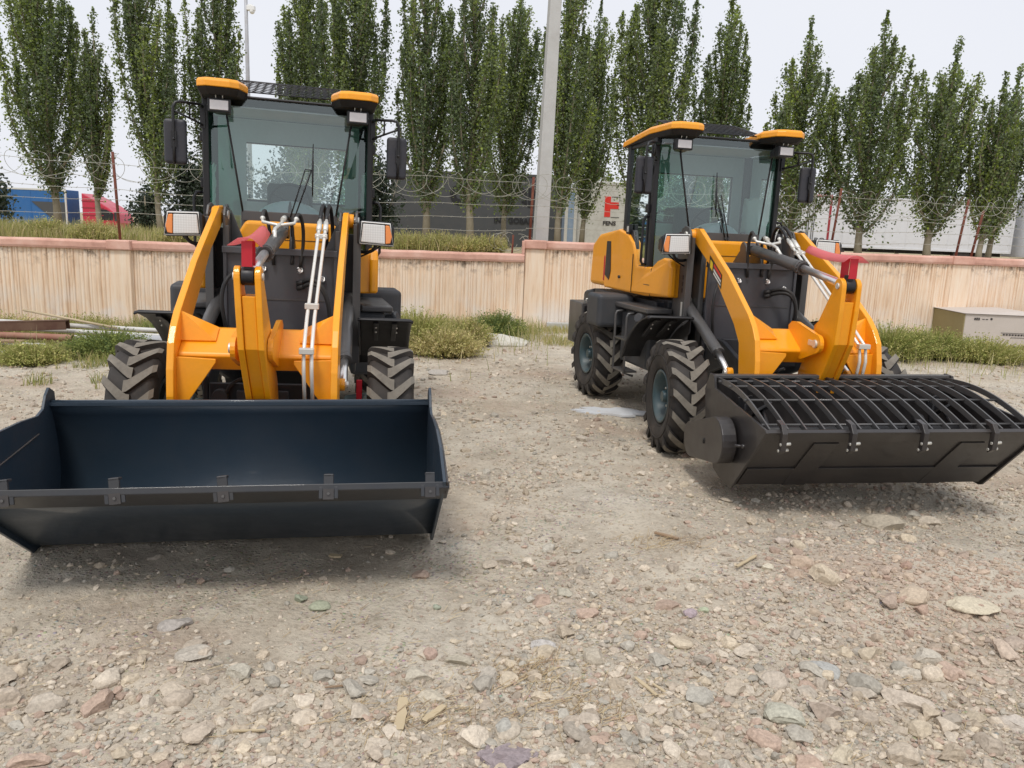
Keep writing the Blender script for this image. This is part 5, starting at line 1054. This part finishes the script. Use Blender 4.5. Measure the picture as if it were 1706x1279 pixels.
for k in range(1500):
    cl = random.choice([(.9, 4.35, .12), (.12, 2.95, .12), (-.3, 2.62, .16), (.3, 2.72, .14), (.75, 3.9, 1.2), (1.4, 2.4, .5), (-.2, 3.4, .9), (.7, 3.1, .7), (-1, 3, 1)]); x = random.gauss(cl[0], cl[2]); y = random.gauss(cl[1], cl[2]*.6); 
    if y < 1.9: continue
    a = random.uniform(0, 3.14); L = random.uniform(.012, .045)*(1.4 if cl[2] < .2 else .8); wd = .0012; z = float(gz(x, y))+.008; dx, dy = math.cos(a)*L, math.sin(a)*L; nxx, nyy = -math.sin(a)*wd, math.cos(a)*wd; i0 = len(V); tz_ = random.uniform(0, .012)
    V += [(x-dx-nxx, y-dy-nyy, z), (x-dx+nxx, y-dy+nyy, z+.001), (x+dx+nxx, y+dy+nyy, z+tz_+.001), (x+dx-nxx, y+dy-nyy, z+tz_)]; F.append((i0, i0+1, i0+2, i0+3)); cc += [random.choice([(.55, .43, .26), (.48, .37, .22), (.62, .52, .34), (.36, .26, .17)])]*4
tag(fastmesh('straw_litter', V, F, 'blade', np.array(cc)), kind='stuff')
# grass and weeds
def blades(P_, H, W_, cols, seed, spread=.35, nseg=3):
    rs = np.random.default_rng(seed); n = len(P_); a = rs.uniform(0, 6.28, n); l = rs.uniform(0, spread, n)*H; d = np.stack([np.cos(a), np.sin(a)], 1); b = rs.uniform(0, 6.28, n); wv = np.stack([np.cos(b), np.sin(b)], 1)*W_[:, None]
    V = np.zeros((n, 5, 3))
    for j, (f, wf) in enumerate(((0, 1), (.55, .75))):
        c = P_[:, :2]+d*(l*f**1.6)[:, None]; V[:, 2*j, :2] = c-wv*wf; V[:, 2*j+1, :2] = c+wv*wf; V[:, 2*j, 2] = V[:, 2*j+1, 2] = P_[:, 2]+H*f
    V[:, 4, :2] = P_[:, :2]+d*l[:, None]; V[:, 4, 2] = P_[:, 2]+H*.98
    i = np.arange(n)[:, None]*5; F = np.concatenate([i+[0, 1, 3], i+[0, 3, 2], i+[2, 3, 4]]); return V.reshape(-1, 3), F, np.repeat(cols, 5, 0)
GC = np.array([(.24, .28, .08), (.34, .36, .11), (.46, .43, .17), (.56, .48, .24), (.17, .23, .08), (.62, .54, .32)])
def grasspatch(name, n, fx, hmin, hmax, seed, zf, w=.004, pal=(0, 1, 2, 3, 4, 5), spread=.5):
    rs = np.random.default_rng(seed); x, y = fx(rs, n); z = zf(x, y); H = rs.uniform(hmin, hmax, len(x))*(.45+.9*fbm(x*1.5, y*1.5, 3, 8)); V, F, c = blades(np.stack([x, y, z-.01], 1), H, np.full(len(x), w)*rs.uniform(.6, 1.3, len(x)), GC[rs.choice(pal, len(x))]*rs.uniform(.7, 1.2, (len(x), 1)), seed, spread)
    return tag(fastmesh(name, V, F, 'blade', c), kind='stuff')
def keep(x, y, m): return x[m], y[m]
def f1(rs, n): x = rs.uniform(-14, .5, n); y = yl(x)-rs.gamma(1.6, .55, n)-.05; m = (fbm(x*1.2, y*1.2, 3, 31) > .42) & (y > 8.4); return keep(x, y, m)
grasspatch('wall_grass', 30000, f1, .10, .38, 1, gz, .004, (0, 1, 1, 2, 2, 3, 5))
def f2(rs, n): x = rs.uniform(2.6, 14, n); y = yr(x)-rs.gamma(1.8, .75, n)-.05; m = (fbm(x*1.4, y*1.4, 3, 32) > .46) & (y > 10.3) & ~((x > 7.9) & (y < 14.3) & (rs.uniform(size=n) < .75)); return keep(x, y, m)
grasspatch('wall_grass', 22000, f2, .08, .36, 2, gz, .0042, (1, 1, 2, 3, 5, 2))
def f3(rs, n): x = rs.uniform(-14, -.25, n); y = yl(x)+.35+rs.gamma(1.5, 1.5, n); m = (fbm(x*1.0, y*1.0, 3, 33) > .38); return keep(x, y, m)
grasspatch('terrace_grass', 42000, f3, .14, .42, 3, tz, .0055, (1, 2, 2, 3, 5, 1))
def f4(rs, n): x = rs.uniform(.3, 15, n); y = yr(x)+.35+rs.gamma(1.3, 1.2, n); m = (fbm(x*1.3, y*1.3, 3, 34) > .47); return keep(x, y, m)
grasspatch('terrace_grass', 26000, f4, .06, .26, 4, tz, .0055, (1, 2, 3, 3, 5))
def f5(rs, n): x = rs.uniform(-7.6, -4.3, n); y = rs.uniform(8.0, 11.4, n); m = (fbm(x*1.6, y*1.6, 3, 35)+.12*(y > 9.5) > .53); return keep(x, y, m)
grasspatch('yard_grass', 16000, f5, .05, .20, 5, gz, .004, (0, 1, 2, 3, 0), .8)
def f6(rs, n): x = rs.uniform(.5, 3.0, n); y = rs.uniform(12.4, 14.6, n); m = (fbm(x*1.6, y*1.6, 3, 36) > .52); return keep(x, y, m)
grasspatch('yard_grass', 6000, f6, .04, .2, 6, gz, .004, (1, 2, 3), .8)
def weed(x, y, h, wd, pal, n, seed, label, zf=gz):
    rs = np.random.default_rng(seed); z0 = float(zf(np.array(x), np.array(y))); V = []; a = rs.uniform(0, 6.28, n); r = wd*.5*np.sqrt(rs.uniform(0, 1, n)); P_ = np.stack([np.cos(a)*r*.55, np.sin(a)*r*.45, np.zeros(n)-.02], 1)
    H = h*rs.uniform(.35, 1.1, n)*(1-.5*(r/(wd*.5))**2); L = r*.9
    cols = GC[rs.choice(pal, n)]*rs.uniform(.7, 1.25, (n, 1))
    V1, F1, c1 = blades(P_, H, np.full(n, .0028), cols, seed+1, .0); V1 = V1.reshape(n, 5, 3); d = np.stack([np.cos(a), np.sin(a)], 1)
    for j, f in ((2, .5), (3, .5), (4, 1.15)): V1[:, j, :2] += d*(L*f)[:, None]+rs.normal(0, .01, (n, 2))
    # fine side leaflets that give the feathery outline
    m = n*5; k = rs.integers(0, n, m); f = rs.uniform(.3, 1.1, m); c = P_[k]+np.concatenate([d[k]*(L[k]*f*1.1)[:, None], (H[k]*f*.92)[:, None]], 1)+rs.normal(0, .012, (m, 3))
    V2, F2, c2 = leaves(c, .014, cols[k]*rs.uniform(.9, 1.25, (m, 1)), seed+2); o = None
    F2t = np.concatenate([F2[:, [0, 1, 2]], F2[:, [0, 2, 3]]])
    o = fastmesh('weed', np.concatenate([V1.reshape(-1, 3), V2]), np.concatenate([F1, F2t+5*n]), 'blade', np.concatenate([c1, c2])); o.location = (x, y, z0); tag(o, label, 'weed', 'feathery weeds by the wall'); return o
WE = [(-1.45, 11.7, .62, .95, (1, 2, 1, 2), 900, 'feathery yellow green weed just right of the left loader rear wheel'), (-.98, 11.15, .46, .85, (2, 3, 3, 2), 800, 'ochre dry weed in front of the yellow green one'), (-.72, 12.1, .5, .6, (2, 3, 1), 500, 'thin pale weed between the ochre and the dark green ones'),
 (-.28, 12.95, .50, .68, (4, 4, 0, 1), 900, 'dense bluish green weed before the wall step'), (-1.9, 12.3, .55, .8, (1, 2), 600, 'yellow green weed half hidden by the left loader'), (2.05, 12.9, .42, .6, (1, 2), 500, 'light green weed beside the right loader battery box'),
 (5.3, 13.2, .55, 1.1, (0, 1, 4), 900, 'green weed right of the grated bucket arm'), (6.1, 12.8, .6, 1.3, (0, 1, 2), 1000, 'wide green weed left of the carton'), (6.9, 12.9, .52, 1.1, (0, 1, 2), 900, 'green weed in front of the left end of the carton'), (7.6, 12.6, .45, 1.0, (1, 2), 700, 'low yellowish weed in front of the carton lettering'),
 (9.0, 12.9, .5, .8, (2, 3), 600, 'dry straw coloured weed at the right end of the carton'), (4.6, 13.8, .5, 1.0, (1, 2), 700, 'pale green weed against the wall behind the tilt arm'), (-5.3, 10.2, .38, .8, (4, 0, 0), 800, 'bright green weed by the grey pipe end'), (-5.9, 9.5, .30, .7, (1, 2), 500, 'small weed in front of the scrap pipes'),
 (-6.9, 12.4, .4, 1.0, (1, 2), 600, 'pale weed at the foot of the left wall'), (-5.2, 12.6, .36, 1.1, (0, 4), 600, 'fresh green weed under the left loader fender'), (-8.1, 12.3, .42, 1.1, (1, 2, 3), 600, 'yellowish weed at the wall near the left edge')]
for k, (x, y, h, wd, pal, n, lb) in enumerate(WE): weed(x, y, h, wd, pal, n*2, 900+3*k, lb)
TW_ = [(-3.0, 15.0), (-2.5, 15.3), (-2.0, 15.0), (-1.5, 15.2), (-1.0, 15.1), (-.6, 15.4), (-9.3, 13.6), (-8.4, 14.2), (-7.4, 14.0), (-6.0, 14.2), (-5.2, 14.0), (-4.6, 14.6), (-10.2, 13.5)]
NM = ['left loader headlamp', 'first forked poplar trunk', 'gap right of the forked poplar trunk', 'second poplar trunk', 'gap right of the second poplar trunk', 'power pole', 'blue trailer', 'red truck cab', 'left rusty post', 'left loader lamp', 'left loader arm', 'left loader windscreen', 'far left of the wall']
for k, (x, y) in enumerate(TW_): weed(x, y, random.uniform(.34, .52), random.uniform(.5, .9), (1, 2, 2, 3), 900, 980+3*k, 'yellow green tuft on the bank by the '+NM[k], tz)
# ------------------------------------------------------------------ scrap pile at left
def pipe(p, q, r, mat, label, name='pipe', hollow=True, cat='pipe'):
    b = MB(); p, q = Vector(p), Vector(q); d = (q-p).normalized(); b.tube([p, q], r, 14, not hollow)
    if hollow: b.tube([p+d*.002, q-d*.002], r*.86, 14, False); u = d.orthogonal().normalized(); v = d.cross(u)
    if hollow:
        for e in (p, q): b.sheet([[e+(u*math.cos(a)+v*math.sin(a))*rr for a in np.linspace(0, 2*math.pi, 15)] for rr in (r, r*.86)], smooth=False)
    o = b.build(name, mat); c = (p+q)/2
    for v_ in o.data.vertices: v_.co -= c
    o.location = c; tag(o, label, cat); return o
def zg(x, y): return float(gz(x, y))
pipe((-9.2, 11.6, .20), (-4.75, 11.2, .17), .032, 'pipe_white', 'long pale pipe on top of the scrap heap, rearmost')
pipe((-9.0, 11.35, .14), (-4.9, 11.05, .12), .030, 'pipe_white', 'long pale pipe second from the back of the heap')
pipe((-8.6, 11.1, .06), (-5.0, 10.95, .06), .034, 'pipe_white', 'long pale pipe under the rusty channel')
pipe((-8.8, 10.6, .0), (-6.3, 10.5, .02), .022, 'pipe_white', 'short dull pipe at the front of the heap')
pipe((-7.2, 11.5, .36), (-5.7, 11.2, .19), .018, 'bone_wood', 'thin bent pale rod sloping down over the pipes', cat='rod', hollow=False, name='rod')
pipe((-8.3, 10.85, .08), (-6.05, 10.7, .10), .045, 'pipe_rust', 'reddish brown pipe end beside the rusty channel')
pipe((-6.35, 9.72, -.06), (-5.98, 9.95, -.04), .048, 'pipe_rust', 'short orange brown pipe stub lying on the dirt')
pipe((-5.35, 10.9, .06), (-4.3, 10.75, .10), .085, 'pvc_grey', 'fat grey plastic pipe with an open end behind the left tyre')
pipe((-4.8, 11.3, .2), (-4.4, 11.2, .2), .07, 'matt_black', 'short black pipe end on the pale pipes')
b = MB(); b.box(-1.0, 1.0, -.07, -.055, 0, .13); b.box(-1.0, 1.0, .055, .07, 0, .13); b.box(-1.0, 1.0, -.07, .07, .115, .13); o = b.build('channel_beam', 'rust_brown', None, None, .004); o.location = (-7.25, 10.85, .13); o.rotation_euler = (0, -.05, .12); tag(o, 'dark rusty steel channel lying across the pipes', 'beam')
for k, (x, y, z, L, r0, lb) in enumerate([(-7.6, 10.5, .03, 1.9, .06, 'weathered board lying under the rusty channel'), (-7.3, 10.2, -.05, 1.6, -.1, 'greyish board at the front of the scrap heap'), (-7.7, 10.0, -.08, 1.3, .12, 'short brown board nearest the camera on the heap'), (-7.9, 10.75, .1, 1.4, .0, 'dark board just above the weathered board')]):
    b = MB(); b.box(-L/2, L/2, -.06, .06, 0, .03); o = b.build('plank', ['scrap_wood', 'pipe_white', 'rust_brown', 'scrap_wood'][k], None, None, .004); o.location = (x, y, z); o.rotation_euler = (.05, 0, r0); tag(o, lb, 'board')
b = MB()
for i in range(2): b.tube([(-.6, i*.12, 0), (.6, i*.12, 0)], .008, 6)
for i in range(10): b.tube([(-.6+i*.133, 0, 0), (-.6+i*.133+.066, .12, 0)], .005, 5); b.tube([(-.6+i*.133, .0, 0), (-.6+i*.133, .0, -.12)], .005, 5)
o = b.build('rebar_girder', 'wire'); o.location = (-5.35, 12.7, .17); tag(o, 'light welded wire girder behind the left fender', 'girder')
# ------------------------------------------------------------------ carton and crate at right
cr_ = tag(empty('large_carton', (8.95, 14.25, -.02), (0, 0, -.05)), 'long pale worn carton with peaked lid lying by the wall at right', 'carton')
b = MB(); b.box(-.80, .78, 0, 1.2, .08, .64); b.build('carton_body', 'carton', cr_, None, .012)
b = MB(); b.box(-.818, -.802, .0, 1.2, .08, .63); b.build('end_panel', 'carton_side', cr_)
b = MB(); b.add([(-.84, -.03, .645), (.82, -.03, .645), (.82, 1.23, .645), (-.84, 1.23, .645), (.30, .2, .70), (.30, 1.1, .70)], [(0, 1, 4), (1, 2, 5, 4), (2, 3, 5), (3, 0, 4, 5), (0, 3, 2, 1)]); b.build('lid', 'carton', cr_, None, .004)
b = MB(); rr_ = random.Random(3)
for k in range(3): b.box(-.64+k*.035, -.615+k*.035, -.008, .002, .53, .57+.01*rr_.random())
for k in range(2): b.box(-.50+k*.06, -.46+k*.06, -.008, .002, .545, .556)
b.cyl((-.34, -.008, .56), (-.34, .002, .56), .02, None, 10)
for k in range(8): b.box(-.10+k*.052, -.065+k*.052, -.008, .002, .275, .30)
for k in range(10): b.box(.05+k*.027, .068+k*.027, -.008, .002, .235, .243)
b.box(-.14, .33, -.008, .002, .318, .322); b.build('printing', 'ink', cr_)
b = MB(); b.box(-.7, .7, .1, 1.1, 0, .078); b.build('pallet', 'matt_black', cr_)
cr_ = tag(empty('brown_crate', (10.75, 14.3, -.02), (0, 0, -.05)), 'dark brown crate with a black lid at the right edge beside the carton', 'crate')
b = MB(); b.box(-.8, .6, 0, 1.1, .0, .48); b.build('crate_body', 'rust_brown', cr_, None, .01)
b = MB(); b.box(-.83, .63, -.03, 1.13, .482, .60); b.build('lid', 'matt_black', cr_, None, .03)
